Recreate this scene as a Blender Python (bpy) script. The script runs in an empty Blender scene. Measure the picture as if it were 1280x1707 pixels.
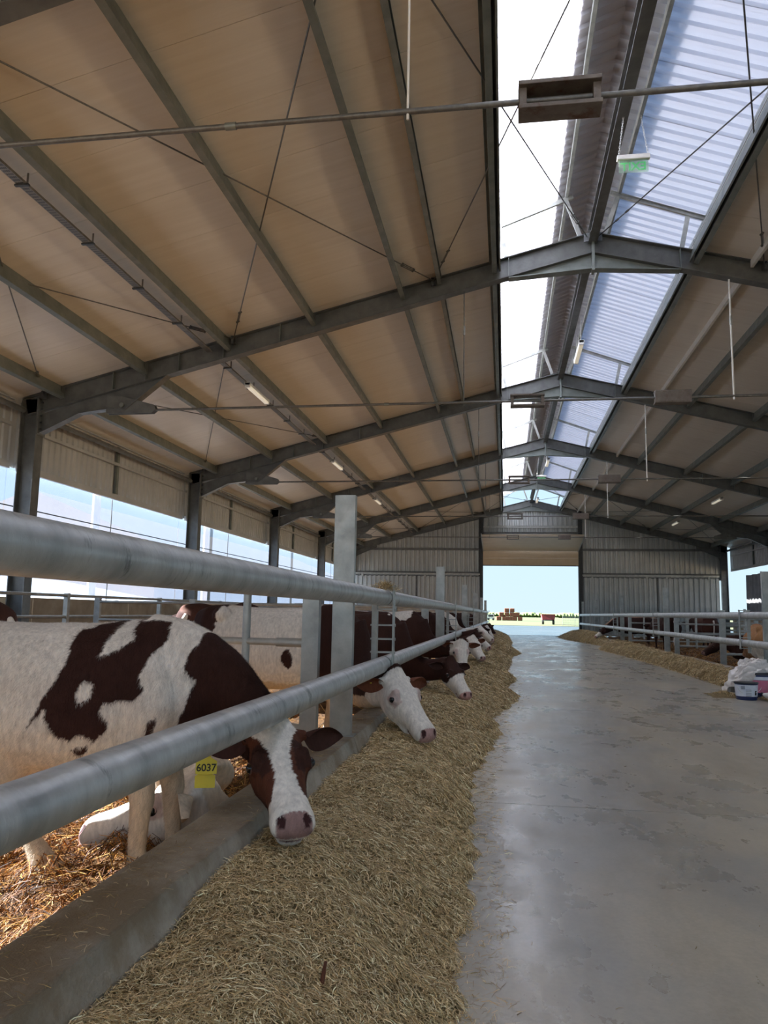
import bpy, math, random
import numpy as np
from mathutils import Vector, Matrix, noise
random.seed(7); rng = np.random.default_rng(7)
SC = bpy.context.scene; COL = SC.collection
PI = math.pi

# ------------------------------------------------------------------ camera
F = 1283.0; CX, CY = 640.0, 853.5; VP = (841.0, 1025.0); HS = 0.018
yv = Vector((VP[0]-CX, -(VP[1]-CY), -F)).normalized()
upv = Vector((1, -HS, 0)).cross(yv).normalized()
if upv.y < 0: upv = -upv
xv = yv.cross(upv)
cam_d = bpy.data.cameras.new('camera'); cam = bpy.data.objects.new('camera', cam_d); COL.objects.link(cam)
cam.matrix_world = Matrix((xv, yv, upv)).to_4x4()
cam_d.sensor_fit = 'HORIZONTAL'; cam_d.sensor_width = 36; cam_d.lens = 36*F/1280
cam_d.clip_start = 0.05; cam_d.clip_end = 3000
SC.camera = cam

# ------------------------------------------------------------------ world, sun, exposure
w = bpy.data.worlds.new('sky'); SC.world = w; w.use_nodes = True
nt = w.node_tree; bg = nt.nodes['Background']
SUN_EL, SUN_AZ = 24.0, -91.0           # azimuth measured from +Y (barn axis) towards +X
tcw = nt.nodes.new('ShaderNodeTexCoord'); sx = nt.nodes.new('ShaderNodeSeparateXYZ'); rw = nt.nodes.new('ShaderNodeValToRGB')
nt.links.new(tcw.outputs['Generated'], sx.inputs[0]); nt.links.new(sx.outputs['Z'], rw.inputs[0]); nt.links.new(rw.outputs[0], bg.inputs[0])
ew = rw.color_ramp.elements; ew[0].position = 0; ew[0].color = (.66, .84, .93, 1); ew[1].position = 1; ew[1].color = (.46, .74, 1.25, 1)
e_ = ew.new(.16); e_.color = (.60, .84, 1.05, 1)
bg.inputs[1].default_value = .235      # pale hazy daylight, bluer overhead
sd = bpy.data.lights.new('sun', 'SUN'); sd.energy = 18.0; sd.angle = math.radians(0.6); sd.color = (1, .96, .90)
so = bpy.data.objects.new('sun', sd); COL.objects.link(so)
az = math.radians(SUN_AZ); el = math.radians(SUN_EL)
sdir = Vector((math.sin(az)*math.cos(el), math.cos(az)*math.cos(el), math.sin(el)))
so.rotation_euler = sdir.to_track_quat('Z', 'Y').to_euler()
SC.view_settings.view_transform = 'Standard'; SC.view_settings.look = 'None'
SC.view_settings.gamma = 1; SC.view_settings.use_curve_mapping = False
SC.view_settings.exposure = 2.25
SC.cycles.max_bounces = 10; SC.cycles.diffuse_bounces = 6; SC.cycles.glossy_bounces = 4
SC.cycles.transmission_bounces = 6; SC.cycles.transparent_max_bounces = 12
SC.cycles.sample_clamp_indirect = 6; SC.cycles.caustics_reflective = False; SC.cycles.caustics_refractive = False

# ------------------------------------------------------------------ materials
def lin(c):
    if isinstance(c, str):
        c = [int(c[i:i+2], 16)/255 for i in (0, 2, 4)]
        c = [x/12.92 if x < .04045 else ((x+.055)/1.055)**2.4 for x in c]
    return (*c[:3], 1)
def mat(name, c1, c2=None, scale=4, rough=.6, rough2=None, metal=0, bump=0, bscale=60, detail=6, stretch=(1, 1, 1),
        c3=None, s3=1.0, t3=(.5, .62), attr=None, sheen=0, bdist=.01, spec=.5, world=False):
    m = bpy.data.materials.new(name); m.use_nodes = True
    N = m.node_tree.nodes; L = m.node_tree.links; p = N['Principled BSDF']
    p.inputs['Metallic'].default_value = metal; p.inputs['Roughness'].default_value = rough
    p.inputs['Specular IOR Level'].default_value = spec
    if world:
        g = N.new('ShaderNodeNewGeometry'); src = g.outputs['Position']
    else:
        tc = N.new('ShaderNodeTexCoord'); src = tc.outputs['Object']
    mp = N.new('ShaderNodeMapping'); mp.inputs['Scale'].default_value = stretch; L.new(src, mp.inputs[0])
    def nz(s, d=6, r=.6):
        n = N.new('ShaderNodeTexNoise'); n.inputs['Scale'].default_value = s; n.inputs['Detail'].default_value = d
        n.inputs['Roughness'].default_value = r; L.new(mp.outputs[0], n.inputs['Vector']); return n.outputs['Fac']
    def ramp(src, a, b, lo=(0, 0, 0, 1), hi=(1, 1, 1, 1)):
        r = N.new('ShaderNodeValToRGB'); r.color_ramp.elements[0].position = a; r.color_ramp.elements[1].position = b
        r.color_ramp.elements[0].color = lo; r.color_ramp.elements[1].color = hi; L.new(src, r.inputs[0]); return r.outputs[0]
    if attr:
        a = N.new('ShaderNodeAttribute'); a.attribute_name = attr; col = a.outputs['Color']
        if c2 is not None:
            mx = N.new('ShaderNodeMix'); mx.data_type = 'RGBA'; mx.blend_type = 'MULTIPLY'; mx.inputs[0].default_value = 1
            L.new(col, mx.inputs[6]); L.new(ramp(nz(scale, detail), .3, .7, lin(c1), lin(c2)), mx.inputs[7]); col = mx.outputs[2]
        L.new(col, p.inputs['Base Color'])
    elif c2 is None:
        p.inputs['Base Color'].default_value = lin(c1)
    else:
        col = ramp(nz(scale, detail), .32, .68, lin(c1), lin(c2))
        if c3 is not None:
            mx = N.new('ShaderNodeMix'); mx.data_type = 'RGBA'; L.new(ramp(nz(s3, 8, .7), *t3), mx.inputs[0])
            L.new(col, mx.inputs[6]); mx.inputs[7].default_value = lin(c3); col = mx.outputs[2]
        L.new(col, p.inputs['Base Color'])
    if rough2 is not None:
        v = ramp(nz(scale*1.7, 4), .35, .65, (rough,)*3+(1,), (rough2,)*3+(1,)); L.new(v, p.inputs['Roughness'])
    if bump:
        b = N.new('ShaderNodeBump'); b.inputs['Strength'].default_value = bump; b.inputs['Distance'].default_value = bdist
        L.new(nz(bscale, 5), b.inputs['Height']); L.new(b.outputs[0], p.inputs['Normal'])
    if sheen:
        p.inputs['Sheen Weight'].default_value = sheen; p.inputs['Sheen Roughness'].default_value = .5
    return m
M = {}
M['galv'] = mat('galvanised_steel', '9a9d9b', 'babdba', 7, .38, .55, metal=.55, bump=.25, bscale=45, c3='7d8587', s3=3, t3=(.62, .8), bdist=.004)
M['galv_pipe'] = mat('galvanised_pipe', 'a4a8a8', 'c6c9c8', 2.5, .33, .48, metal=.4, bump=.35, bscale=14, stretch=(2, 5, 2), c3='5f6464', s3=3.2, t3=(.57, .72), bdist=.006)
M['steel'] = mat('grey_painted_steel', '585b5b', '6d7070', 5, .38, .55, metal=.2, bump=.15, bscale=40, c3='858786', s3=3, t3=(.64, .8))
M['purlin'] = mat('galvanised_purlin', '6f7775', '878e8b', 4, .4, .55, metal=.45, bump=.1, bscale=30)
M['rod'] = mat('dull_steel_rod', '5e6060', '777775', 20, .45, metal=.5)
M['rust'] = mat('weathered_steel', '57504b', '6d6863', 9, .55, metal=.3, c3='4a2f22', s3=6, t3=(.55, .68), bump=.3, bscale=30)
M['bolt'] = mat('dark_bolt', '3b3d3e', '55585a', 20, .5, metal=.5)
M['panel'] = mat('beige_roof_panel', 'd5cfc5', 'ded9d0', 1.2, .32, .46, bump=.35, bscale=3.2, stretch=(.35, 9, 1), bdist=.006, spec=.5, world=True)
M['clad'] = mat('grey_wall_cladding', 'a4a8a7', 'b4b8b7', 1.5, .3, .4, metal=.35)
M['cladside'] = mat('pale_wall_cladding', 'aaaeb2', 'bcc0c4', 1.5, .45, .55, metal=.1)
M['concrete_wall'] = mat('tan_concrete_wall', '9a8a75', 'b3a48e', 3, .85, bump=.3, bscale=30, c3='5d4632', s3=2.4, t3=(.63, .78), world=True)
M['curb'] = mat('worn_curb_concrete', 'a39d91', 'bbb4a6', 6, .85, bump=.7, bscale=90, c3='8b7d68', s3=2.2, t3=(.42, .62), bdist=.006, world=True)
M['earth'] = mat('soiled_bedding', '4a2f18', '8a6230', 9, .95, bump=.9, bscale=40, c3='2b1a0e', s3=5, t3=(.5, .65), bdist=.03, world=True)
M['haybase'] = mat('chopped_hay_base', '66552f', '9a8458', 40, .95, bump=1, bscale=120, c3='40351f', s3=22, t3=(.55, .7), bdist=.02, world=True)
M['straw'] = mat('chopped_hay', 'ffffff', attr='Col', rough=.65)
M['rubber'] = mat('black_rubber', '17181a', '26282a', 10, .6)
M['black'] = mat('black_plastic', '1c1f26', '262a33', 10, .45)
M['white'] = mat('white_plastic', 'dcdedd', 'e8e9e8', 8, .4)
M['doorpanel'] = mat('beige_door_panel', 'b9ab93', 'c4b69e', 2, .5)
M['asphalt'] = mat('pale_yard_concrete', '2c363c', '364147', .5, .22, .45, c3='24343c', s3=.3, world=True)
M['grass'] = mat('dry_meadow', '2b3811', '3c4018', .08, .95, c3='263a12', s3=.05, t3=(.45, .6), world=True)
M['red'] = mat('red_trailer_paint', '7c2a30', '8a363c', 3, .5)
M['bale'] = mat('rust_brown_bales', '5a3222', '6e4431', 2, .95, bump=.5, bscale=5)
M['stucco'] = mat('tan_stucco', 'ab9880', 'b9a68f', .6, .9, world=True)
M['sheetwhite'] = mat('pale_blue_roofing', 'b9c6d2', 'd3dde5', .8, .45, world=True)
M['hair'] = mat('coat', 'd8d8d8', 'ffffff', 55, .75, attr='Col', sheen=0, spec=.2, bump=.55, bscale=130, bdist=.004, stretch=(1, 1, .35))
M['skin'] = mat('bare_skin', 'b0908a', 'c4a49e', 40, .45, bump=.3, bscale=150)
M['eye'] = mat('wet_dark_eye', '08080c', rough=.06)
M['hoof'] = mat('hoof_horn', '3a332b', '57503f', 12, .55)
M['tag'] = mat('yellow_ear_tag', 'cdbf2c', 'd8ca38', 12, .45)
M['ink'] = mat('black_ink', '1d1c12', rough=.6)
M['cable'] = mat('wire_tray_metal', '74706a', '8a867f', 12, .5, metal=.4)
M['navy'] = mat('navy_pail', '22305c', '2c3b6c', 12, .4)
M['pink'] = mat('pink_label', 'c76f8e', 'd2829c', 12, .5)
M['paper'] = mat('pale_label', 'c9d3e6', 'dfe5ee', 15, .5)
M['bag'] = mat('white_woven_bag', 'd2cdc9', 'e8e4e1', 12, .55, bump=.4, bscale=25)
M['greywrap'] = mat('grey_tarpaulin', '74777d', '8b8e95', 3, .5, bump=.3, bscale=6)
# translucent roof sheets, net, glass, lamps
def translucent(name, c, tr=.6, transp=0.0, rough=.4, var=None, tcol=None):
    m = bpy.data.materials.new(name); m.use_nodes = True; N = m.node_tree.nodes; L = m.node_tree.links
    N.remove(N['Principled BSDF']); out = N['Material Output']
    d = N.new('ShaderNodeBsdfDiffuse'); t = N.new('ShaderNodeBsdfTranslucent'); g = N.new('ShaderNodeBsdfGlossy'); g.inputs['Roughness'].default_value = rough
    for x in (d, t): x.inputs['Color'].default_value = lin(c)
    a = N.new('ShaderNodeMixShader'); a.inputs[0].default_value = tr; L.new(d.outputs[0], a.inputs[1]); L.new(t.outputs[0], a.inputs[2])
    b = N.new('ShaderNodeMixShader'); b.inputs[0].default_value = .05; L.new(a.outputs[0], b.inputs[1]); L.new(g.outputs[0], b.inputs[2])
    tp = N.new('ShaderNodeBsdfTransparent'); tp.inputs['Color'].default_value = lin(tcol or c)
    e = N.new('ShaderNodeMixShader'); e.inputs[0].default_value = transp; L.new(b.outputs[0], e.inputs[1]); L.new(tp.outputs[0], e.inputs[2])
    if var:
        tc = N.new('ShaderNodeTexCoord'); v = N.new('ShaderNodeTexNoise'); v.inputs['Scale'].default_value = var[0]; L.new(tc.outputs['Object'], v.inputs['Vector'])
        r = N.new('ShaderNodeMapRange'); r.inputs[3].default_value = var[1]; r.inputs[4].default_value = var[2]; L.new(v.outputs['Fac'], r.inputs[0]); L.new(r.outputs[0], e.inputs[0])
    L.new(e.outputs[0], out.inputs[0]); return m
M['skysheet'] = translucent('translucent_roof_sheet', 'e2e4ec', .6, .05)
M['net'] = translucent('windbreak_net', '586475', .5, .5, .6, var=(1.1, .58, .70), tcol='e2e6ec')
M['cap'] = translucent('pale_ridge_sheet', 'b8aca0', .16, 0)
M['clearplastic'] = translucent('clear_acrylic', 'e2efe8', .5, .75, .2)
def emit(name, c, s):
    m = bpy.data.materials.new(name); m.use_nodes = True; p = m.node_tree.nodes['Principled BSDF']
    p.inputs['Base Color'].default_value = lin(c); p.inputs['Emission Color'].default_value = lin(c); p.inputs['Emission Strength'].default_value = s
    return m
M['lampglow'] = emit('tube_faint_glow', 'fff6e0', .08)  # weak emission put into the strip tubes, unlit ones included
M['exitglow'] = emit('exit_letters', '35b060', .15)
# concrete floor: dry and wet zones, joints are geometry
def floor_mat():
    m = bpy.data.materials.new('passage_concrete'); m.use_nodes = True; N = m.node_tree.nodes; L = m.node_tree.links; p = N['Principled BSDF']
    g = N.new('ShaderNodeNewGeometry')
    def nz(s, d, r, st):
        mp = N.new('ShaderNodeMapping'); mp.inputs['Scale'].default_value = st; L.new(g.outputs['Position'], mp.inputs[0])
        n = N.new('ShaderNodeTexNoise'); n.inputs['Scale'].default_value = s; n.inputs['Detail'].default_value = d; n.inputs['Roughness'].default_value = r
        L.new(mp.outputs[0], n.inputs['Vector']); return n.outputs['Fac']
    def ramp(src, els):
        r = N.new('ShaderNodeValToRGB'); e = r.color_ramp.elements
        e[0].position, e[0].color = els[0][0], lin(els[0][1]); e[1].position, e[1].color = els[-1][0], lin(els[-1][1])
        for q in els[1:-1]: n = e.new(q[0]); n.color = lin(q[1])
        L.new(src, r.inputs[0]); return r.outputs[0]
    base = ramp(nz(.9, 8, .65, (1, .45, 1)), [(.2, '84857f'), (.42, '98968d'), (.58, 'aea795'), (.8, '918f86')])
    dirt = ramp(nz(2.2, 9, .7, (1, .3, 1)), [(.52, (0, 0, 0)), (.7, (1, 1, 1))])
    mx = N.new('ShaderNodeMix'); mx.data_type = 'RGBA'; L.new(dirt, mx.inputs[0]); L.new(base, mx.inputs[6]); mx.inputs[7].default_value = lin('8f8672')
    ma = N.new('ShaderNodeMath'); ma.operation = 'MULTIPLY'; ma.inputs[1].default_value = .55; L.new(dirt, ma.inputs[0]); L.new(ma.outputs[0], mx.inputs[0])
    fine = ramp(nz(60, 4, .6, (1, 1, 1)), [(.3, (.86, .86, .86)), (.7, (1, 1, 1))])
    m2 = N.new('ShaderNodeMix'); m2.data_type = 'RGBA'; m2.blend_type = 'MULTIPLY'; m2.inputs[0].default_value = 1
    L.new(mx.outputs[2], m2.inputs[6]); L.new(fine, m2.inputs[7]); L.new(m2.outputs[2], p.inputs['Base Color'])
    wet = ramp(nz(2.4, 8, .65, (1, .6, 1)), [(.32, (.18, .18, .18)), (.54, (.35, .35, .35)), (.8, (.55, .55, .55))])
    L.new(wet, p.inputs['Roughness'])
    b = N.new('ShaderNodeBump'); b.inputs['Strength'].default_value = .25; b.inputs['Distance'].default_value = .004
    L.new(nz(9, 8, .65, (1, .5, 1)), b.inputs['Height']); L.new(b.outputs[0], p.inputs['Normal']); return m
M['floor'] = floor_mat()

# ------------------------------------------------------------------ mesh helpers (all coordinates are world metres, camera at the origin)
V = Vector
class MB:
    def __init__(s): s.v = []; s.f = []
    def add(s, vs, fs):
        n = len(s.v); s.v += [tuple(x) for x in vs]; s.f += [tuple(i+n for i in f) for f in fs]; return s
    def box(s, x0, x1, y0, y1, z0, z1):
        return s.add([(x, y, z) for z in (z0, z1) for y in (y0, y1) for x in (x0, x1)],
                     [(0, 2, 3, 1), (4, 5, 7, 6), (0, 1, 5, 4), (2, 6, 7, 3), (0, 4, 6, 2), (1, 3, 7, 5)])
    def prism(s, prof, p0, p1, up=(0, 0, 1), closed=True, up1=None):
        """profile (side, up) swept from p0 to p1"""
        p0, p1 = V(p0), V(p1); d = (p1-p0).normalized(); side = d.cross(V(up)).normalized(); u = side.cross(d)
        n = len(prof)
        vs = [p0+side*a+u*b for a, b in prof]+[p1+side*a+u*b for a, b in prof]
        fs = [(i, (i+1) % n, n+(i+1) % n, n+i) for i in range(n if closed else n-1)]
        if closed: fs += [tuple(range(n-1, -1, -1)), tuple(range(n, 2*n))]
        return s.add(vs, fs)
    def bar(s, p0, p1, wd, h, up=(0, 0, 1)):
        a, b = wd/2, h/2; return s.prism([(-a, -b), (a, -b), (a, b), (-a, b)], p0, p1, up)
    def tube(s, p0, p1, r, n=12, r1=None, cap=True):
        p0, p1 = V(p0), V(p1); d = (p1-p0).normalized(); a = d.orthogonal().normalized(); b = d.cross(a); r1 = r if r1 is None else r1
        vs = [p0+(a*math.cos(t)+b*math.sin(t))*r for t in [2*PI*i/n for i in range(n)]]
        vs += [p1+(a*math.cos(t)+b*math.sin(t))*r1 for t in [2*PI*i/n for i in range(n)]]
        fs = [(i, (i+1) % n, n+(i+1) % n, n+i) for i in range(n)]
        if cap: fs += [tuple(range(n-1, -1, -1)), tuple(range(n, 2*n))]
        return s.add(vs, fs)
    def path(s, pts, r, n=8):
        pts = [V(p) for p in pts]; base = len(s.v); a = None
        for i, p in enumerate(pts):
            d = (pts[min(i+1, len(pts)-1)]-pts[max(i-1, 0)]).normalized()
            a = d.orthogonal().normalized() if a is None else (a-d*a.dot(d)).normalized(); b = d.cross(a)
            rr = r[i] if isinstance(r, (list, tuple)) else r
            s.v += [tuple(p+(a*math.cos(t)+b*math.sin(t))*rr) for t in [2*PI*k/n for k in range(n)]]
        for i in range(len(pts)-1):
            for k in range(n):
                s.f.append((base+i*n+k, base+i*n+(k+1) % n, base+(i+1)*n+(k+1) % n, base+(i+1)*n+k))
        s.f += [tuple(base+k for k in range(n-1, -1, -1)), tuple(base+(len(pts)-1)*n+k for k in range(n))]; return s
    def lathe(s, c, prof, n=24):
        c = V(c); base = len(s.v); m = len(prof)
        for r, z in prof: s.v += [tuple(c+V((r*math.cos(t), r*math.sin(t), z))) for t in [2*PI*k/n for k in range(n)]]
        for i in range(m-1):
            for k in range(n): s.f.append((base+i*n+k, base+i*n+(k+1) % n, base+(i+1)*n+(k+1) % n, base+(i+1)*n+k))
        s.f += [tuple(base+k for k in range(n-1, -1, -1)), tuple(base+(m-1)*n+k for k in range(n))]; return s
    def ball(s, c, r, n=10, m=7):
        c = V(c); r = (r, r, r) if not isinstance(r, (tuple, list)) else r
        prof = [(math.sin(PI*i/m), -math.cos(PI*i/m)) for i in range(m+1)]; base = len(s.v)
        for a, z in prof: s.v += [tuple(c+V((r[0]*a*math.cos(t), r[1]*a*math.sin(t), r[2]*z))) for t in [2*PI*k/n for k in range(n)]]
        for i in range(m):
            for k in range(n): s.f.append((base+i*n+k, base+i*n+(k+1) % n, base+(i+1)*n+(k+1) % n, base+(i+1)*n+k))
        return s
    def sheet(s, bottom, top, off):
        """closed thin sheet between two polylines; off = thickness vector"""
        n = len(bottom); off = V(off); vs = [V(p) for p in bottom]+[V(p) for p in top]; vs += [p+off for p in vs]
        fs = []
        for i in range(n-1):
            fs += [(i, i+1, n+i+1, n+i), (2*n+i+1, 2*n+i, 3*n+i, 3*n+i+1), (i, 2*n+i, 2*n+i+1, i+1), (n+i, n+i+1, 3*n+i+1, 3*n+i)]
        fs += [(0, n, 3*n, 2*n), (n-1, 3*n-1, 4*n-1, 2*n-1)]
        return s.add(vs, fs)
    def mesh(s, name, m, loc=(0, 0, 0), smooth=False):
        me = bpy.data.meshes.new(name); l = V(loc)
        me.from_pydata([tuple(V(v)-l) for v in s.v] if l.length > 0 else s.v, [], s.f)
        if m: me.materials.append(M[m] if isinstance(m, str) else m)
        if smooth: me.polygons.foreach_set('use_smooth', [True]*len(me.polygons)); me.set_sharp_from_angle(angle=math.radians(40))
        me.update(); return me
    def build(s, name, m, parent=None, smooth=False, kind=None, label=None, bevel=0, **kw):
        o = bpy.data.objects.new(name, s.mesh(name, m, origin(parent) if parent else kw.get('at', (0, 0, 0)), smooth)); COL.objects.link(o)
        if parent: o.parent = parent
        elif 'at' in kw: o.location = kw['at']
        if bevel:
            b = o.modifiers.new('bevel', 'BEVEL'); b.width = bevel; b.segments = 2; b.limit_method = 'ANGLE'
        if kind: o['kind'] = kind
        if label: o['label'] = label
        return o
def origin(o):
    v = V((0, 0, 0))
    while o: v += o.location; o = o.parent
    return v
def empty(name, loc=(0, 0, 0), kind=None, label=None, cat=None, group=None):
    o = bpy.data.objects.new(name, None); COL.objects.link(o); o.location = loc; o.empty_display_size = .1
    tag(o, label, cat, group, kind); return o
def tag(o, label=None, cat=None, group=None, kind=None):
    if label: o['label'] = label
    if cat: o['category'] = cat
    if group: o['group'] = group
    if kind: o['kind'] = kind
    return o
def copy_tree(o, parent=None):
    c = o.copy(); COL.objects.link(c)
    if parent: c.parent = parent
    for ch in list(o.children): copy_tree(ch, c)
    return c
def ibeam(h, b, tf=.012, tw=.008):
    H, B, W = h/2, b/2, tw/2
    return [(-B, -H), (B, -H), (B, -H+tf), (W, -H+tf), (W, H-tf), (B, H-tf), (B, H), (-B, H), (-B, H-tf), (-W, H-tf), (-W, -H+tf), (-B, -H+tf)]
def cchan(h, b, t=.003, lip=.018, flip=1):
    H = h/2
    p = [(0, -H), (b, -H), (b, -H+lip), (b-t, -H+lip), (b-t, -H+t), (t, -H+t), (t, H-t), (b-t, H-t), (b-t, H-lip), (b, H-lip), (b, H), (0, H)]
    return p if flip > 0 else [(-a, c) for a, c in p][::-1]

# ------------------------------------------------------------------ dimensions
RX, RZ, SLP = 1.43, 6.20, .254         # ridge of the portal frames (top of steel)
HALF = 9.89; XL, XR = RX-HALF, RX+HALF
FRY = [-2.55, 4.85, 12.25, 19.65, 27.05, 34.45, 41.85]
Y0, Y1 = -9.0, 41.95
FLZ = -1.06
SKX0, SKX1 = -.10, 2.98                # roof opening
def rz(x): return RZ-SLP*abs(x-RX)

# ------------------------------------------------------------------ floor, curbs, pens
fl = empty('floor', kind='structure')
ys = [Y0, -4, 0.4, 4.6, 9.2, 13.8, 18.4, 23, 27.6, 32.2, 36.8, 42.2]
for a, b in zip(ys, ys[1:]):
    for x0, x1 in ((-.87, 3.86),):
        MB().box(x0, x1, a+.003, b-.003, FLZ-.15, FLZ).build('floor_slab', 'floor', fl)
MB().box(-9.4, 12.3, Y0, 42.2, FLZ-.3, FLZ-.152).build('subfloor', 'earth', fl)
def curb(name, x0, x1, zt, front):
    c = empty(name, kind='structure')
    yy = [Y0, -2.6, 4.72, 12.1, 19.5, 26.9, 34.3, 41.7]
    for a, b in zip(yy, yy[1:]):
        ch = .035
        if front > 0: prof = [(x0, FLZ-.15), (x1+.012, FLZ-.15), (x1, zt-.09), (x1-.006, zt-.07), (x1-.03, zt), (x0+.02, zt), (x0, zt-.02)]
        else: prof = [(x0-.012, FLZ-.15), (x1, FLZ-.15), (x1, zt-.02), (x1-.02, zt), (x0+.03, zt), (x0, zt-.07)]
        n = len(prof); ny = 14; vs = []; fs = []
        for j in range(ny+1):
            y = a+.004+(b-a-.008)*j/ny
            for i, (x, z) in enumerate(prof):
                wob = noise.noise(V((x*3, y*1.3, z*4)))*.012 if z > FLZ else 0
                vs.append((x+wob, y, z+wob*.5))
        for j in range(ny):
            for i in range(n): fs.append((j*n+i, j*n+(i+1) % n, (j+1)*n+(i+1) % n, (j+1)*n+i))
        fs += [tuple(range(n-1, -1, -1)), tuple(ny*n+i for i in range(n))]
        o = MB().add(vs, fs).build('curb_block', 'curb', c, bevel=.006)
    return c
curb('curb', -1.12, -.875, -.75, 1); curb('curb', 3.865, 4.10, -.85, -1)

# ------------------------------------------------------------------ ceiling: panels, purlins, ridge beam, bracing
ce = empty('ceiling', kind='structure')
def slope_pt(x, y, up): return V((x, y, rz(x)+up))
ny = int((Y1-Y0)/1.0)
th = .08
for side in (-1, 1):
    xe, xi = (XL-.45, SKX0) if side < 0 else (XR+.45, SKX1)
    for k in range(51):
        a = Y0+k*1.0; b = a+.994
        j = rng.uniform(-.0015, .0015)
        v = [(xe, a, rz(xe)+j), (xi, a, rz(xi)+j), (xi, b, rz(xi)+j), (xe, b, rz(xe)+j)]
        v += [(x, y, z+th) for x, y, z in v]
        # fine interlock ridge at panel edge
        o = MB().add(v, [(0, 3, 2, 1), (4, 5, 6, 7), (0, 1, 5, 4), (1, 2, 6, 5), (2, 3, 7, 6), (3, 0, 4, 7)]).build('roof_panel', 'panel', ce)
for s_, xe, xi in ((-1, XL-.5, SKX0), (1, XR+.5, SKX1)):
    MB().sheet([(xe, Y0, rz(xe)+.1), (xi, Y0, rz(xi)+.1)], [(xe, Y1+.1, rz(xe)+.1), (xi, Y1+.1, rz(xi)+.1)], (0, 0, .02)).build('light_leak_cover', 'clad', ce)  # unseen sheet added over the panels to block daylight through their gaps
PUR = [-9.15, -7.70, -6.17, -4.66, -3.17, -1.65, -.14]
PUR = PUR+[2*RX-x for x in PUR]
for x in PUR:
    s = 1 if x > RX else -1
    big = abs(x-(-4.66)) < .01
    for a, b in zip(FRY, FRY[1:]):
        up = V((s*SLP, 0, 1)).normalized()
        p = slope_pt(x, a+.06, -.115); q = slope_pt(x, b-.06, -.115)
        m = MB().prism(cchan(.22 if not big else .24, .075, .004, .02, s), p, q, up)
        if abs(x-SKX0) < .3 or abs(x-SKX1) < .3:
            m.prism([(-.055*s-.012, -.1), (-.055*s+.012, -.1), (-.055*s+.012, .35), (-.055*s-.012, .35)], p, q, up)
        m.build('purlin', 'purlin', ce)
        for yy in (a+.08, b-.08):     # bolted cleats at the rafters
            MB().bar(slope_pt(x, yy, -.21), slope_pt(x, yy, -.02), .012, .11, (0, 1, 0)).build('purlin_cleat', 'steel', ce)
# thin channel beside the skylight purlins, and a white pipe run below the right slope
for x, mt, wd in ((-1.09, 'purlin', .07), (3.82, 'white', .045)):
    for a, b in zip(FRY, FRY[1:]):
        MB().prism(cchan(.12, wd, .004, .012), slope_pt(x, a+.06, -.07), slope_pt(x, b-.06, -.07)).build('service_channel', mt, ce)
for a, b in zip(FRY, FRY[1:]):
    MB().prism(ibeam(.24, .14, .01, .008), (RX, a+.02, RZ-.06), (RX, b-.02, RZ-.06)).build('ridge_beam', 'steel', ce)
    for s in (-1, 1):                 # eaves strut tubes
        x = RX+s*(HALF-.05); MB().tube((x, a+.1, 3.45), (x, b-.1, 3.45), .05, 12).build('eaves_strut', 'steel', ce, smooth=True)
NODES = [-8.05, -4.58, -1.15, 1.33]
def brace(x0, x1, ya, yb, tb=.86):
    p, q = slope_pt(x0, ya+.1, -.06), slope_pt(x1, yb-.1, -.06)
    d = (q-p).normalized()
    o = MB().tube(p, q, .0095, 8).build('bracing_rod', 'rod', ce, smooth=True)
    c = p.lerp(q, tb); L = .16; sd_ = d.orthogonal().normalized()*.022
    t = MB(); t.bar(c-d*L+sd_, c+d*L+sd_, .008, .014); t.bar(c-d*L-sd_, c+d*L-sd_, .008, .014)
    for e in (-1, 1): t.bar(c+d*(L*e)-sd_*1.4, c+d*(L*e)+sd_*1.4, .03, .02, d)
    t.build('turnbuckle', 'rod', o)
    for e, pt in ((1, p), (-1, q)):
        MB().bar(pt-V((0, 0, .09)), pt+V((0, 0, .05)), .09, .012, d).build('brace_lug', 'bolt', o)
for a, b in ((4.85, 12.25), (34.45, 41.85)):
    for i in range(3):
        n0, n1 = NODES[i], NODES[i+1]
        brace(n0, n1, a, b, .9); brace(n1, n0, a, b, .9)
        brace(2*RX-n0, 2*RX-n1, a, b, .9); brace(2*RX-n1, 2*RX-n0, a, b, .9)
brace(-7.6, -4.7, 12.25, 19.65, .95); brace(-4.75, -8.05, 12.25, 19.65, .9)
brace(2*RX+7.6, 2*RX+4.7, 12.25, 19.65, .95); brace(2*RX+4.75, 2*RX+8.05, 12.25, 19.65, .9)

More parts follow.
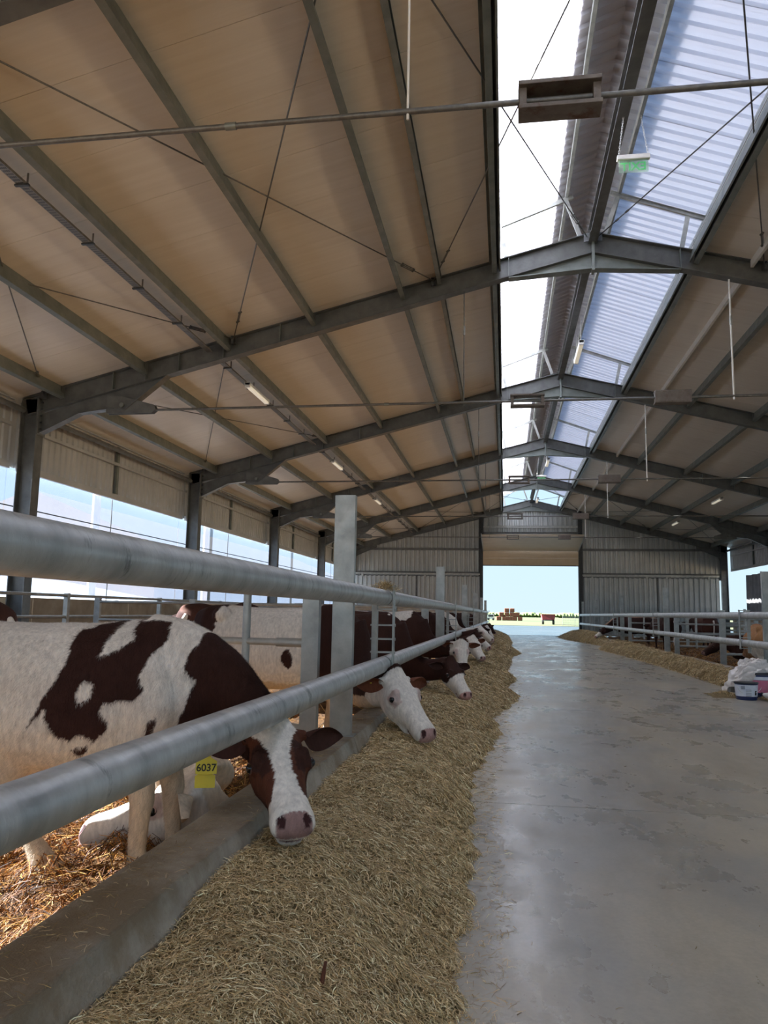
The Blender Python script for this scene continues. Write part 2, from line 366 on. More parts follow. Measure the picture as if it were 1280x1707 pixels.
# ------------------------------------------------------------------ portal frames
ORD = ['behind the camera', 'nearest one ahead, its tie rod crossing high overhead', 'second ahead, apex before the EXIT sign lantern bay',
       'third ahead, meeting the left wall at the second visible column', 'fourth ahead along the passage', 'fifth ahead, last clear of the end wall', 'against the corrugated end wall']
for k, y in enumerate(FRY):
    fr = empty('portal_frame', (RX, y, FLZ), label='grey steel portal frame, '+ORD[k], cat='steel frame')
    for s in (-1, 1):
        def P(dx, z): return V((RX+s*dx, y, z))
        up = V((s*SLP, 0, 1)).normalized()
        # column
        MB().prism(ibeam(.32, .22, .016, .01), P(HALF-.16, FLZ), P(HALF-.16, rz(XL)-.02), (1, 0, 0)).build('column', 'steel', fr)
        # rafter
        d = .36
        a = P(HALF-.04, 0); a.z = rz(XL+.04)-d/2; b = P(0, RZ-d/2)
        MB().prism(ibeam(d-.02, .18, .014, .01), a, b, up).build('rafter', 'steel', fr)
        # web stiffeners
        for dx in (1.35, 8.2, 7.6, 7.0, 6.2, 5.2):
            zt = RZ-SLP*dx; MB().bar(P(dx, zt-.02), P(dx, zt-d+.02), .01, .16, (0, 1, 0)).build('stiffener', 'purlin', fr)
        # haunch: deep knee below the rafter with the tie plate
        h = MB()
        if k < 6:
            zc = rz(XL)
            lo = [P(HALF-.32, 3.02), P(8.8, 3.38), P(8.15, 3.46), P(7.95, 3.42), P(7.2, 4.02)]
            hi = [P(HALF-.32, zc-.3), P(8.8, RZ-SLP*8.8-.34), P(8.15, RZ-SLP*8.15-.34), P(7.95, RZ-SLP*7.95-.34), P(7.2, RZ-SLP*7.2-.34)]
        else:
            lo = [P(HALF-.32, 3.1), P(8.4, 3.6)]; hi = [P(HALF-.32, zc-.3), P(8.4, RZ-SLP*8.4-.34)]
        h.sheet([p+V((0, -.005, 0)) for p in lo], [p+V((0, -.005, 0)) for p in hi], (0, .01, 0))
        for p, q in zip(lo, lo[1:]): h.bar(p, q, .16, .014)
        h.build('haunch', 'steel', fr)
        MB().box(*sorted((P(HALF-.33, 0).x, P(HALF-.35, 0).x)), y-.12, y+.12, 3.0, rz(XL)-.05).build('end_plate', 'steel', fr)
        bl = MB()
        for zz in (3.1, 3.22, 3.34, 3.46, 3.58):
            for yy in (-.08, .08): 
                c = P(HALF-.365, zz); bl.tube(c+V((0, yy, 0)), c+V((-s*.035, yy, 0)), .014, 6)
        bl.build('bolts', 'bolt', fr, kind='stuff')
        if k < 6:
            tpl = MB()
            for yy in (-.05, .05):
                pts = [P(8.3, 3.36), P(7.45, 3.36), P(7.38, 3.42), P(7.42, 3.5), P(8.0, 3.66), P(8.3, 3.7)]
                tpl.add([p+V((0, yy-.006, 0)) for p in pts]+[p+V((0, yy+.006, 0)) for p in pts], [(0, 1, 2, 3, 4, 5), (11, 10, 9, 8, 7, 6)]+[(i, (i+1) % 6, 6+(i+1) % 6, 6+i) for i in range(6)])
            tpl.build('tie_plate', 'steel', fr)
            MB().tube(P(8.0, 3.5)+V((0, -.1, 0)), P(8.0, 3.5)+V((0, .1, 0)), .04, 12).build('tie_pin', 'purlin', fr, smooth=True)
        # apex gusset
        g = MB(); g.sheet([P(0, RZ-.62), P(1.3, RZ-SLP*1.3-d)], [P(0, RZ-d+.02), P(1.3, RZ-SLP*1.3-d+.02)], (0, .01, 0)); g.bar(P(0, RZ-.62), P(1.35, RZ-SLP*1.35-d-.01), .17, .012)
        g.build('apex_gusset', 'purlin', fr)
    MB().box(RX-.022, RX+.022, y-.1, y+.1, RZ-.66, RZ+.02).build('apex_plate', 'purlin', fr)
    if k < 6:
        tz = 3.42
        r_ = .021
        tr = MB(); tr.tube((RX-7.55, y, tz), (RX-.0, y, tz), r_, 10).tube((RX, y, tz), (RX+7.55, y, tz), r_, 10)
        tie = tr.build('tie_rod', 'rod', fr, smooth=True)
        for xx in (-1.92, 2*RX+1.92): MB().tube((xx-.04, y, tz), (xx+.04, y, tz), .027, 10).build('coupling', 'purlin', tie, smooth=True)
        for xc in (.37, 2.6) if k else (.37,):          # open channel sleeves joining the tie rods
            if k == 1 and xc > 1: continue
            sl = MB(); L = .27; hh = .11
            for zz in (tz+.085, tz-.085):
                sl.bar((xc-L, y, zz), (xc+L, y, zz), .17, .03)
            for yy in (-.085, ) if k == 1 else ():
                sl.bar((xc-L, y+yy+.17, tz), (xc+L, y+yy+.17, tz), .012, .17)
            if xc > 1: sl.bar((xc-L, y-.085, tz), (xc+L, y-.085, tz), .012, .17)
            for e in (-1, 1): sl.bar((xc+e*(L-.03), y-.0, tz-.07), (xc+e*(L-.03), y, tz+.07), .05, .10, (0, 1, 0))
            sl.build('coupling_channel', 'rust', fr, bevel=.004)
        for dx, tp in ((-2.08, .2), (2.08, .2)):
            zt = RZ-SLP*abs(dx)-.36
            o = MB().tube((RX+dx, y, tz-.06), (RX+dx, y, zt), .0085 if dx < 0 else .014, 8).build('hanger_rod', 'rod' if dx < 0 and k > 1 else 'white', fr, smooth=True)
            MB().tube((RX+dx, y, zt-.75), (RX+dx, y, zt-.6), .02, 8).build('sleeve', 'galv', o)

# ------------------------------------------------------------------ lantern skylight
sky = empty('skylight', (RX, 4.0, RZ), kind='structure')
LZ = 7.12; LS = .37; LH = 2.15
def corr(a, n, per, dep, base):
    out = []
    for i in range(n):
        t = a+i*per; out += [(t, base), (t+per*.32, base), (t+per*.42, base+dep), (t+per*.9, base+dep)]
    out.append((a+n*per, base)); return out
for s in (-1, 1):
    a = FRY[1]-6.6
    while a < Y1-.1:
        pr = corr(a, 5, .22, .045, 0)
        x1 = RX+s*LH
        MB().sheet([(RX, y, LZ+z) for y, z in pr], [(x1, y, LZ-LS*LH+z) for y, z in pr], (0, 0, .008)).build('translucent_sheet', 'skysheet', sky)
        a += 1.1
# ridge cap: profiled flashing over the sheets, made slightly translucent to lighten its underside
for s in (-1, 1):
    a = FRY[1]-6.6
    while a < Y1-.1:
        pr = corr(a, 10, .22, .045, 0); e = .56 if s < 0 else .44
        MB().sheet([(RX-s*.0, y, LZ+z+.022) for y, z in pr], [(RX+s*e, y, LZ-LS*e+z+.022) for y, z in pr], (0, 0, .006)).build('ridge_cap', 'cap', sky)
        a += 2.2
for x, w_ in ((RX-.42, .05), (RX+.42, .05)):
    z = LZ-LS*abs(x-RX)-.06
    for a, b in zip(FRY, FRY[1:]): MB().prism(cchan(.1, .05, .004, .012), (x, a+.01, z), (x, b-.01, z)).build('lantern_purlin', 'galv', sky)
for s in (-1, 1):
    x = RX+s*1.78; z = LZ-LS*1.78-.06
    for a, b in zip(FRY, FRY[1:]): MB().prism(cchan(.1, .05, .004, .012), (x, a+.01, z), (x, b-.01, z)).build('lantern_purlin', 'galv', sky)
for k, y in enumerate(FRY[1:], 1):
    for s in (-1, 1):
        def Q(dx, z): return V((RX+s*dx, y+.0, z))
        zt = lambda dx: LZ-LS*dx-.13
        MB().prism(cchan(.07, .05, .005, .0001), Q(.3, zt(.3)), Q(1.85, zt(1.85))).build('lantern_rafter', 'galv', sky)
        MB().bar(Q(.42, zt(.42)), Q(.2, RZ-.02), .07, .02, (0, 1, 0)).build('lantern_post', 'galv', sky)
        MB().bar(Q(1.5, zt(1.5)), Q(1.38, RZ-SLP*1.4), .07, .05, (0, 1, 0)).build('lantern_post', 'galv', sky)
# ------------------------------------------------------------------ side walls
def side_wall(name, s):
    X = RX+s*HALF
    wl = empty(name, kind='structure')
    a = Y0
    while a < 41.6:          # low precast wall
        MB().box(min(X+s*.18, X+s*.32), max(X+s*.18, X+s*.32), a+.005, min(a+3.7, 41.9)-.005, FLZ-.1, .16).build('wall_panel', 'concrete_wall', wl); a += 3.7
    a = Y0
    xx = X+s*.2
    while a < 41.3:          # upper ribbed cladding
        pr = corr(a, 5, .2, .03, 0)
        MB().sheet([(xx+s*z, y, 2.45) for y, z in pr], [(xx+s*z, y, 3.68) for y, z in pr], (s*.006, 0, 0)).build('cladding_sheet', 'cladside', wl); a += 1.0
    for z, h in ((2.46, .12), (3.2, .06), (3.66, .05)):
        for p, q in zip(FRY, FRY[1:]): MB().bar((xx-s*.05, p+.12, z), (xx-s*.05, q-.12, z), .06, h).build('girt', 'cladside', wl)
    for p, q in zip(FRY, FRY[1:]):
        m = (p+q)/2; MB().bar((xx-s*.04, m, 2.4), (xx-s*.04, m, 3.6), .05, .09, (0, 1, 0)).build('girt_post', 'purlin', wl)
    return wl
side_wall('wall_left', -1); side_wall('wall_right', 1)
wl_ = bpy.data.objects['wall_left']
for i, (p, q) in enumerate(zip(FRY, FRY[1:])):
    X = XL-.28; n = 12; pts = [(X+.02*math.sin(j*1.7+i), p+(q-p)*j/n) for j in range(n+1)]
    t = MB().sheet([(x, y, .18) for x, y in pts], [(x, y, 2.42) for x, y in pts], (.004, 0, 0)).build('windbreak_net', 'net', wl_)
    MB().tube((X+.05, p, 1.77), (X+.05, q, 1.77), .012, 6).build('tension_cable', 'rubber', t)
    MB().tube((X+.05, (p+q)/2, .16), (X+.05, (p+q)/2, 2.4), .012, 6).build('guide_rod', 'rod', t)

# ------------------------------------------------------------------ end wall with the doorway
wb = empty('wall_back', kind='structure'); YE = 42.0
DX0, DX1, DZ = -1.12, 3.84, 2.64
def vsheet(x0, x1, z0, ztop, y, per=.25, dep=.055, name='cladding_sheet', m='clad', parent=wb):
    pr = []
    n = max(1, round((x1-x0)/per)); per = (x1-x0)/n
    for i in range(n):
        t = x0+i*per; pr += [(t, 0), (t+per*.35, 0), (t+per*.45, dep), (t+per*.9, dep)]
    pr.append((x1, 0))
    return MB().sheet([(x, y-d, z0) for x, d in pr], [(x, y-d, ztop(x)) for x, d in pr], (0, .006, 0)).build(name, m, parent)
x = XL+.1
while x < XR-.2:
    x1 = min([q for q in (x+1.0, XR-.1, -1.2, 3.92) if q > x+.01])
    top = lambda q: rz(q)-.02
    if x1 <= -1.19 or x >= 3.91:
        vsheet(x, x1, 1.95, top, YE)
    else:
        vsheet(x, x1, 4.3, top, YE); vsheet(x, x1, 3.3, lambda q: 4.3, YE+.05)  # lower sheet is hidden behind the raised door, added to keep daylight out
    x = x1
for x0, x1 in ((XL+.1, -1.2), (3.9, XR-.1)):       # band behind the sliding doors' track, fixed lower cladding
    MB().bar((x0, YE-.06, 3.5), (x1, YE-.06, 3.5), .1, .12).build('girt', 'steel', wb)
    MB().bar((x0, YE-.1, 2.2), (x1, YE-.1, 2.2), .14, .14).build('girt', 'steel', wb)
for x0, x1 in ((-1.2, DX0-.02), (DX1+.02, 3.92)):
    MB().box(x0, x1, YE-.02, YE+.02, FLZ, 4.3).build('jamb_strip', 'clad', wb)
for x_ in (DX0-.13, DX1+.13):
    MB().prism(ibeam(.22, .2), (x_, YE-.2, FLZ), (x_, YE-.2, rz(x_)-.3), (1, 0, 0)).build('door_column', 'bolt', wb)
MB().prism(ibeam(.16, .12), (DX0-.1, YE-.2, 4.35), (DX1+.1, YE-.2, 4.35)).build('header_beam', 'steel', wb)
MB().prism(ibeam(.12, .1), (DX0-.1, YE-.15, 4.72), (DX1+.1, YE-.15, 4.72)).build('header_beam', 'galv', wb)
# sliding doors either side
n_ = 2
for x0, x1 in ((XL+.25, -4.75), (-4.76, -1.3), (4.05, 7.8), (7.79, XR-.45)):
    d = empty('door_%d' % n_, ((x0+x1)/2, YE-.2, FLZ), kind='structure'); n_ += 1
    x = x0
    while x < x1-.3:
        xe = min(x+1.0, x1) if x1-x > 1.3 else x1
        vsheet(x, xe, FLZ+.05, lambda q: 2.02, YE-.22, name='door_sheet', parent=d); x = xe
    fr_ = MB(); fr_.box(x0, x0+.06, YE-.27, YE-.2, FLZ+.03, 2.06).box(x1-.06, x1, YE-.27, YE-.2, FLZ+.03, 2.06).box(x0, x1, YE-.27, YE-.2, 2.0, 2.06)
    fr_.build('door_frame', 'steel', d)
    tr_ = MB().bar((x0, YE-.3, 2.14), (x1, YE-.3, 2.14), .06, .08).build('door_track', 'galv', d)
    for xx in (x0+.5, x1-.5): MB().box(xx-.05, xx+.05, YE-.34, YE-.24, 1.96, 2.12).build('roller', 'galv', d)
# sectional overhead door, open
dr = empty('door_1', ((DX0+DX1)/2, YE-.3, DZ), kind='structure')
for i in range(2): MB().box(DX0-.02, DX1+.02, YE-.3, YE-.26, DZ+i*.38, DZ+.376+i*.38).build('door_section', 'doorpanel', dr, bevel=.004)
for i in range(6):
    t0, t1 = i*.6, i*.6+.594
    def pt(t): return (YE-.45-t, 3.42+.13*t)
    (ya, za), (yb, zb) = pt(t0), pt(t1)
    MB().prism([(-(DX1-DX0)/2, -.02), ((DX1-DX0)/2, -.02), ((DX1-DX0)/2, .02), (-(DX1-DX0)/2, .02)], ((DX0+DX1)/2, ya, za), ((DX0+DX1)/2, yb, zb)).build('door_section', 'doorpanel', dr, bevel=.004)
for x_ in (DX0, DX1): MB().bar((x_, YE-.35, 3.4), (x_, YE-4.3, 3.9), .05, .06).build('door_track', 'galv', dr)
MB().box(DX0-.02, DX1+.02, YE-.31, YE-.25, DZ-.04, DZ).build('bottom_seal', 'rubber', dr)
MB().tube((DX0+.1, YE-.3, 4.15), (DX1-.1, YE-.3, 4.15), .03, 8).build('spring_shaft', 'rubber', dr)

# ------------------------------------------------------------------ feed barriers
RU, RL, RR = .11, -.37, .057
def barrier(name, xr, s, posts, brk, ends, top, pb, label, cat, zu=RU, zl=RL):
    """s = direction from passage to pen (-1 left row, +1 right row)"""
    t = empty(name, (xr, 4, FLZ), label=label, cat=cat)
    xp = xr+s*.125
    for i, y in enumerate(posts):
        m = MB().prism([(-.03, -.065), (.03, -.065), (.03, -.061), (-.026, -.061), (-.026, .061), (.03, .061), (.03, .065), (-.03, .065)] if s < 0 else
                       [(-.03, -.065), (.03, -.065), (.03, .065), (-.03, .065), (-.03, .061), (.026, .061), (.026, -.061), (-.03, -.061)], (xp, y, pb), (xp, y, top), (1, 0, 0))
        m.build('post', 'galv', t)
        MB().box(xp-.085, xp+.085, y-.05, y+.05, pb, pb+.01).build('base_plate', 'galv', t)
        MB().box(xp-.1*(s < 0)-.0, xp+.1*(s > 0), y-.03, y+.03, zu-.03, zu+.03).build('rail_bracket', 'galv', t, bevel=.003)
    for z in (zu, zl):
        for a, b in zip(ends, ends[1:]):
            MB().tube((xr, a+.012, z), (xr, b-.012, z), RR, 28).build('rail', 'galv_pipe', t, smooth=True)
            for e in (a, b): MB().tube((xr, e-.02, z), (xr, e+.02, z), RR*.93, 20).build('rail_plug', 'rubber', t, smooth=True)
    for y in brk:
        zs = [zu+.08, zu-.085, zu-.2, zl+.18, zl+.085, zl-.085]
        for k, xx in enumerate((xr-s*.068, xr+s*.07)):
            b = MB(); wd = .012 if k == 0 else .05
            b.box(xx-(.006 if k == 0 else .02), xx+(.006 if k == 0 else .02), y-.03, y+.03, zl-.1 if k == 0 else zl-.16, zu+.09)
            b.build('clamp_strap', 'galv', t, bevel=.002)
        for z in zs:
            MB().box(min(xr-s*.075, xr+s*.1), max(xr-s*.075, xr+s*.1), y-.02, y+.02, z-.006, z+.006).build('clamp_rung', 'galv', t)
            MB().tube((xr-s*.082, y, z), (xr-s*.07, y, z), .012, 6).build('nut', 'galv', t)
    return t
pl = [-2.65, 4.76, 12.12, 19.5, 26.9, 34.3, 40.9]
barrier('feed_barrier', -.87, -1, pl, [y+.87 for y in pl[1:]], [-2.2, 5.62, 12.98, 20.4, 27.8, 35.2, 41.0], .735, -.75,
        'left galvanised feed barrier, two thick rails over the hay, spotted heifer reaching beneath', 'feed barrier')
pr_ = [12.7, 20.2, 27.6, 35.2, 40.9]
barrier('feed_barrier', 3.86, 1, pr_, [y+.75 for y in pr_[:-1]], [6.0, 13.45, 20.95, 28.35, 35.95, 41.0], .74, -.85,
        'right galvanised feed barrier across the passage, behind the paint pails', 'feed barrier', .06, -.385)

# ------------------------------------------------------------------ pen dividers and rear fences
def divider(y, s, label, pipes=(.1, -.2, -.48, -.75), x1=None, skew=0., posts=(0, 1.9, 3.9, 5.6), gate=False):
    x0 = -1.25 if s < 0 else 4.3; t = empty('pen_divider', (x0, y, FLZ), label=label, cat='pen gate')
    Lx = 5.7
    def W(d, z): return V((x0+s*d, y+skew*d, z))
    for d in posts:
        wd = .11 if d == 0 else .1
        MB().prism([(-.02, -wd/2), (.045, -wd/2), (.045, -wd/2+.006), (-.014, -wd/2+.006), (-.014, wd/2-.006), (.045, wd/2-.006), (.045, wd/2), (-.02, wd/2)], W(d, FLZ), W(d, .17), (1, 0, 0)).build('post', 'galv', t)
    for z in pipes:
        for a, b in zip(posts, posts[1:]):
            MB().tube(W(a+.05, z), W(b-.05, z), .024, 12).build('pipe', 'galv', t, smooth=True)
            MB().tube(W(a+.04, z), W(a+.24, z), .03, 12).build('pipe_sleeve', 'galv', t, smooth=True)
    for d in (.47,) + ((2.5, 4.6) if gate else ()):
        MB().tube(W(d, -.75), W(d, .2), .027, 12).build('upright', 'galv', t, smooth=True)
    return t
divider(4.95, -1, 'galvanised pipe divider directly behind the spotted heifer', pipes=(-.205, -.75), skew=.2, posts=(0, 5.0))
divider(12.3, -1, 'left pipe divider beyond the white-bodied cow, at second column')
divider(19.7, -1, 'left pipe divider at the third tall post'); divider(27.1, -1, 'left pipe divider at the fourth tall post'); divider(34.5, -1, 'left pipe divider at the fifth tall post')
divider(13.2, 1, 'right pipe divider behind the rail joint above the pails', (.02, -.1, -.22, -.48, -.62, -.8), gate=True)
divider(16.4, 1, 'right pipe gate standing open behind the near hay row', (.0, -.14, -.3, -.5, -.7), gate=True, skew=.3)
divider(20.6, 1, 'right pipe divider beside the tallest far post', (.05, -.15, -.4, -.7), gate=True); divider(28, 1, 'right pipe divider before the sliding door', (.05, -.2, -.5, -.8)); divider(35.3, 1, 'farthest right pipe divider', (.05, -.2, -.5, -.8))
def rear_fence(x, label):
    t = empty('rear_fence', (x, 16, FLZ), label=label, cat='fence')
    for z in (.2, -.17, -.5):
        for a, b in zip(FRY[1:], FRY[2:]): MB().tube((x, a, z), (x, b, z), .026, 10).build('pipe', 'galv', t, smooth=True)
    for y in np.arange(5.2, 41, 3.7): MB().box(x-.04, x+.04, y-.04, y+.04, FLZ, .24).build('post', 'galv', t)
rear_fence(-7.6, 'long pipe fence in front of the tan wall on the left'); rear_fence(10.2, 'long pipe fence at the right outer wall')

# ------------------------------------------------------------------ cattle
def fb(p, f, seed):
    r = np.random.default_rng(seed); o = np.zeros(len(p)); a = 1.
    for k in range(5):
        for q in range(2):
            d = r.normal(size=3); d /= np.linalg.norm(d); e = r.normal(size=3); e /= np.linalg.norm(e)
            o += a*np.sin(p@d*f+r.uniform(0, 6.3)+1.3*np.sin(p@e*f*.7+r.uniform(0, 6.3)))
        f *= 1.9; a *= .6
    return o/3
def inpoly(X, Z, poly):
    ins = np.zeros(len(X), bool); n = len(poly)
    for i in range(n):
        x1, z1 = poly[i]; x2, z2 = poly[(i+1) % n]
        c = ((z1 > Z) != (z2 > Z)) & (X < (x2-x1)*(Z-z1)/(z2-z1+1e-12)+x1); ins ^= c
    return ins
WHITE = np.array([.90, .84, .76]); BROWN = np.array([.046, .017, .012]); RED = np.array([.155, .050, .026]); PINK = np.array([.62, .36, .33])
CREAM = np.array([.72, .60, .45]); DARK = np.array([.035, .014, .012])
def superell(c, a, b, ra, up, dn, n=22, ex=2.5, wedge=0):
    out = []
    for i in range(n):
        t = 2*PI*i/n; ct, st = math.cos(t), math.sin(t)
        x = math.copysign(abs(ct)**(2/ex), ct)*ra; y = math.copysign(abs(st)**(2/ex), st)
        if y < 0: x *= 1+wedge*y
        out.append(c+a*x+b*(y*(up if y > 0 else dn)))
    return out
def loft(mb, rings):
    n = len(rings[0]); base = len(mb.v)
    for r in rings: mb.v += [tuple(p) for p in r]
    for i in range(len(rings)-1):
        for k in range(n): mb.f.append((base+i*n+k, base+i*n+(k+1) % n, base+(i+1)*n+(k+1) % n, base+(i+1)*n+k))
    c0 = sum((V(p) for p in rings[0]), V())/n; c1 = sum((V(p) for p in rings[-1]), V())/n
    mb.v += [tuple(c0), tuple(c1)]; a = len(mb.v)-2; b = a+1
    for k in range(n):
        mb.f.append((a, base+(k+1) % n, base+k)); j = base+(len(rings)-1)*n; mb.f.append((b, j+k, j+(k+1) % n))
HEAD = [(-.07, .11, .10, .30, -.13), (.02, .185, .035, .40, -.02), (.12, .215, .02, .46, 0), (.26, .235, .0, .49, 0), (.36, .235, -.005, .485, 0), (.47, .195, -.012, .46, 0),
        (.60, .165, -.02, .37, 0), (.72, .150, -.028, .31, 0), (.82, .160, -.022, .285, 0), (.90, .172, -.022, .28, 0), (.965, .165, -.05, .265, 0), (1.0, .13, -.09, .23, 0), (1.012, .08, -.12, .19, 0)]
def cow(label, pos, gz, ang, H, P, fwd, L, patt, roll=0, legs=None, lying=False, vox=.02, ears=((0, 0), (0, 0)), earcol=BROWN, tagear=None, group=None,
        eyes=True, furn=0, tail=True, tags=None, earlen=.37, drop=0., feed=False):
    root = empty('cow', (pos[0], pos[1], gz), label=label, cat='cow', group=group)
    ca, sa = math.cos(ang), math.sin(ang)
    def B(x, y, z): return V((pos[0]+H*(x*ca-y*sa), pos[1]+H*(x*sa+y*ca), gz+H*(z-drop)))
    ax = V((ca, sa, 0)); ay = V((-sa, ca, 0)); Z = V((0, 0, 1))
    mb = MB()
    TR = [(-.815, .83, .05, .07, .09), (-.79, .80, .12, .13, .16), (-.70, .745, .20, .225, .25), (-.58, .72, .235, .26, .27), (-.42, .69, .235, .275, .27), (-.22, .66, .262, .30, .30),
          (0, .655, .262, .31, .295), (.17, .67, .215, .315, .29), (.30, .70, .18, .295, .29), (.41, .69, .145, .24, .26), (.49, .67, .10, .17, .20), (.53, .66, .05, .08, .10)]
    loft(mb, [superell(B(x, 0, z), ay, Z, hw*H, u*H, d*H, 24, 2.3, -.12 if -.5 < x < .2 else .12) for x, z, hw, u, d in TR])
    # hip bones and shoulder mass
    for sy in (-1, 1):
        mb.ball(B(-.55, sy*.17, .90), (.07*H,)*3, 12, 8); mb.ball(B(.27, sy*.125, .66), (.14*H, .09*H, .20*H), 14, 10); mb.ball(B(-.60, sy*.135, .66), (.16*H, .10*H, .22*H), 14, 10)
    # head frame
    f = V(fwd).normalized(); S = f.cross(Z).normalized(); U = S.cross(f).normalized()
    if roll: q = Matrix.Rotation(roll, 3, f); S = q@S; U = q@U
    P = V(P)
    def Hd(t, s, u): return P+f*(t*L)+S*(s*L)+U*(u*L)
    # neck
    n0, n1 = B(.28, 0, .745), Hd(.06, 0, -.20)
    d0 = (B(.62, 0, .80)-n0).normalized(); dl = (n1-n0).length
    c0 = n0+d0*dl*.35; c1 = n1-(f*.55+U*.25).normalized()*dl*.35 if not lying else n1-f*dl*.3
    if feed: c0 = n0+ax*dl*.30-Z*dl*.42; c1 = n1-ax*dl*.34-Z*dl*.10
    rings = []
    for i in range(9):
        t = i/8; p = n0*(1-t)**3+c0*3*t*(1-t)**2+c1*3*t*t*(1-t)+n1*t**3
        tg = ((c0-n0)*3*(1-t)**2+(c1-c0)*6*t*(1-t)+(n1-c1)*3*t*t).normalized()
        sd_ = (ay.lerp(-S if ay.dot(S) < 0 else S, t)); sd_ = (sd_-tg*sd_.dot(tg)).normalized(); up = sd_.cross(tg)
        if up.dot(Z.lerp(U, t)) < 0: up = -up
        hw = (.155*(1-t)+.10*t)*H*(1-t)+.175*L*t; hh = (.25*H)*(1-t)**(1.8 if feed else 1.2)+.20*L*t+.02
        rings.append(superell(p, sd_, up, hw, hh, hh*1.08, 20, 2.2))
    loft(mb, rings)
    # head
    loft(mb, [superell(P+f*(t*L)+U*((up-dn)/2*L+0), S, U, hw*L, (up+dn)/2*L, (up+dn)/2*L, 26, 2.7 if t < .8 else 2.3, .26 if t < .8 else .08) for t, hw, up, dn, _ in HEAD])
    loft(mb, [superell(P+f*(t*L)+U*(uc*L), S, U, hw*L, h*L, h*L, 16, 2.2) for t, hw, uc, h in ((.42, .13, -.38, .07), (.60, .115, -.345, .06), (.78, .11, -.325, .055), (.90, .11, -.318, .05), (.95, .08, -.312, .035))])
    for s in (-1, 1):
        mb.ball(Hd(.33, s*.175, -.045), (.062*L,)*3, 12, 8)
        mb.ball(Hd(.375, s*.205, -.115), (.062*L,)*3, 12, 8)
        mb.ball(Hd(.36, s*.10, -.34), (.10*L,)*3, 12, 8)
        mb.path([Hd(.06, s*.14, -.10), Hd(.055, s*.27, -.115)], [.062*L, .045*L], 10)
    mb.ball(Hd(-.01, 0, .0), (.075*L,)*3, 12, 8)
    # legs (x, y, z, r) in units of H
    FR = [(.26, .115, .66, .10), (.25, .125, .50, .078), (.275, .125, .40, .055), (.29, .12, .29, .047), (.285, .12, .25, .040), (.285, .12, .12, .033), (.29, .12, .085, .042), (.31, .12, .035, .040), (.325, .12, .0, .052)]
    RRr = [(-.58, .12, .70, .15), (-.50, .14, .54, .115), (-.56, .135, .42, .072), (-.655, .13, .33, .050), (-.66, .13, .28, .046), (-.635, .13, .14, .034), (-.625, .13, .085, .042), (-.61, .13, .035, .040), (-.595, .13, .0, .052)]
    hooves = []
    for i, (base, sy) in enumerate(((FR, -1), (FR, 1), (RRr, -1), (RRr, 1))):
        dx, bend = (legs or {}).get(i, (0, 0))
        pts = []; rr = []
        top = base[0][2]
        for x, y, z, r in base:
            if lying: # folded under the body
                k = (top-z)/top; x2 = x+(.28 if i < 2 else .33)*math.sin(k*PI*1.0)*(-1 if i < 2 else 1)*.8; z2 = max(.05, .36-k*.32)+drop; y2 = y+.12*k
                pts.append(B(x2, sy*y2, z2)); rr.append(r*.9*H); continue
            k = 1-z/top
            pts.append(B(x+dx*k**(.55 if dx > .3 else 1.2)+bend*math.sin(k*PI), sy*y, z)); rr.append(r*H)
        if not lying:
            # subdivide smoothly
            mb.path(pts[:-1]+[pts[-1]+V((0, 0, .02))], rr, 14)
            hooves.append(pts[-1])
        else: mb.path(pts, rr, 12)
    if not lying:
        mb.ball(B(-.42, 0, .42), (.12*H, .09*H, .06*H), 12, 8)
    me = mb.mesh('tmp', None); tmp = bpy.data.objects.new('tmp', me); COL.objects.link(tmp)
    r = tmp.modifiers.new('r', 'REMESH'); r.mode = 'VOXEL'; r.voxel_size = vox; r.use_smooth_shade = True
    s_ = tmp.modifiers.new('s', 'SMOOTH'); s_.iterations = int(5+.03/vox); s_.factor = .5
    dg = bpy.context.evaluated_depsgraph_get(); dg.update()
    me2 = bpy.data.meshes.new_from_object(tmp.evaluated_get(dg)); bpy.data.objects.remove(tmp); bpy.data.meshes.remove(me)
    n = len(me2.vertices); co = np.empty(n*3, np.float32); me2.vertices.foreach_get('co', co); co = co.reshape(-1, 3).astype(float)
    nor = np.empty(n*3, np.float32); me2.vertices.foreach_get('normal', nor); nor = nor.reshape(-1, 3)
    rel = (co-np.array(P))/L; ht = rel@np.array(f); hs = rel@np.array(S); hu = rel@np.array(U)
    head = (ht > -.09) & (ht < 1.1) & (np.abs(hs) < .34) & (hu > -.58) & (hu < .15)
    # nostril hollows and mouth groove
    for s in (-1, 1):
        d = np.sqrt(((ht-.955)/.045)**2+((hs-s*.095)/.042)**2+((hu+.085)/.055)**2)
        k = np.clip(1-d, 0, 1); co -= (k*.05*L)[:, None]*(np.array(f)*.8+np.array(S)*s*.5)
    # low folds of skin
    co += nor*(fb(co, 9, 3)*.0035*H*(~head))[:, None]
    bx = (co[:, 0]-pos[0])*ca+(co[:, 1]-pos[1])*sa; by = -(co[:, 0]-pos[0])*sa+(co[:, 1]-pos[1])*ca; bz = (co[:, 2]-gz)/H; bx /= H; by /= H
    col = np.tile(WHITE, (n, 1)).astype(float)
    patt(col, co, bx, by, bz, ht, hs, hu, head)
    col *= (1+.07*fb(co, 22, 5))[:, None]
    for s in (-1, 1):
        d = np.sqrt(((ht-.955)/.05)**2+((hs-s*.095)/.036)**2+((hu+.09)/.045)**2)
        col[head & (d < 1)] = [.06, .02, .02]
    mo = head & (ht > .74) & (ht < .985) & (np.abs(hu+.272) < .012); col[mo] = [.12, .04, .04]
    if not lying: col[(bz < .045)] = [.07, .055, .04]
    col = np.clip(col, 0, 1)
    me2.vertices.foreach_set('co', (co-np.array(origin(root))).ravel())
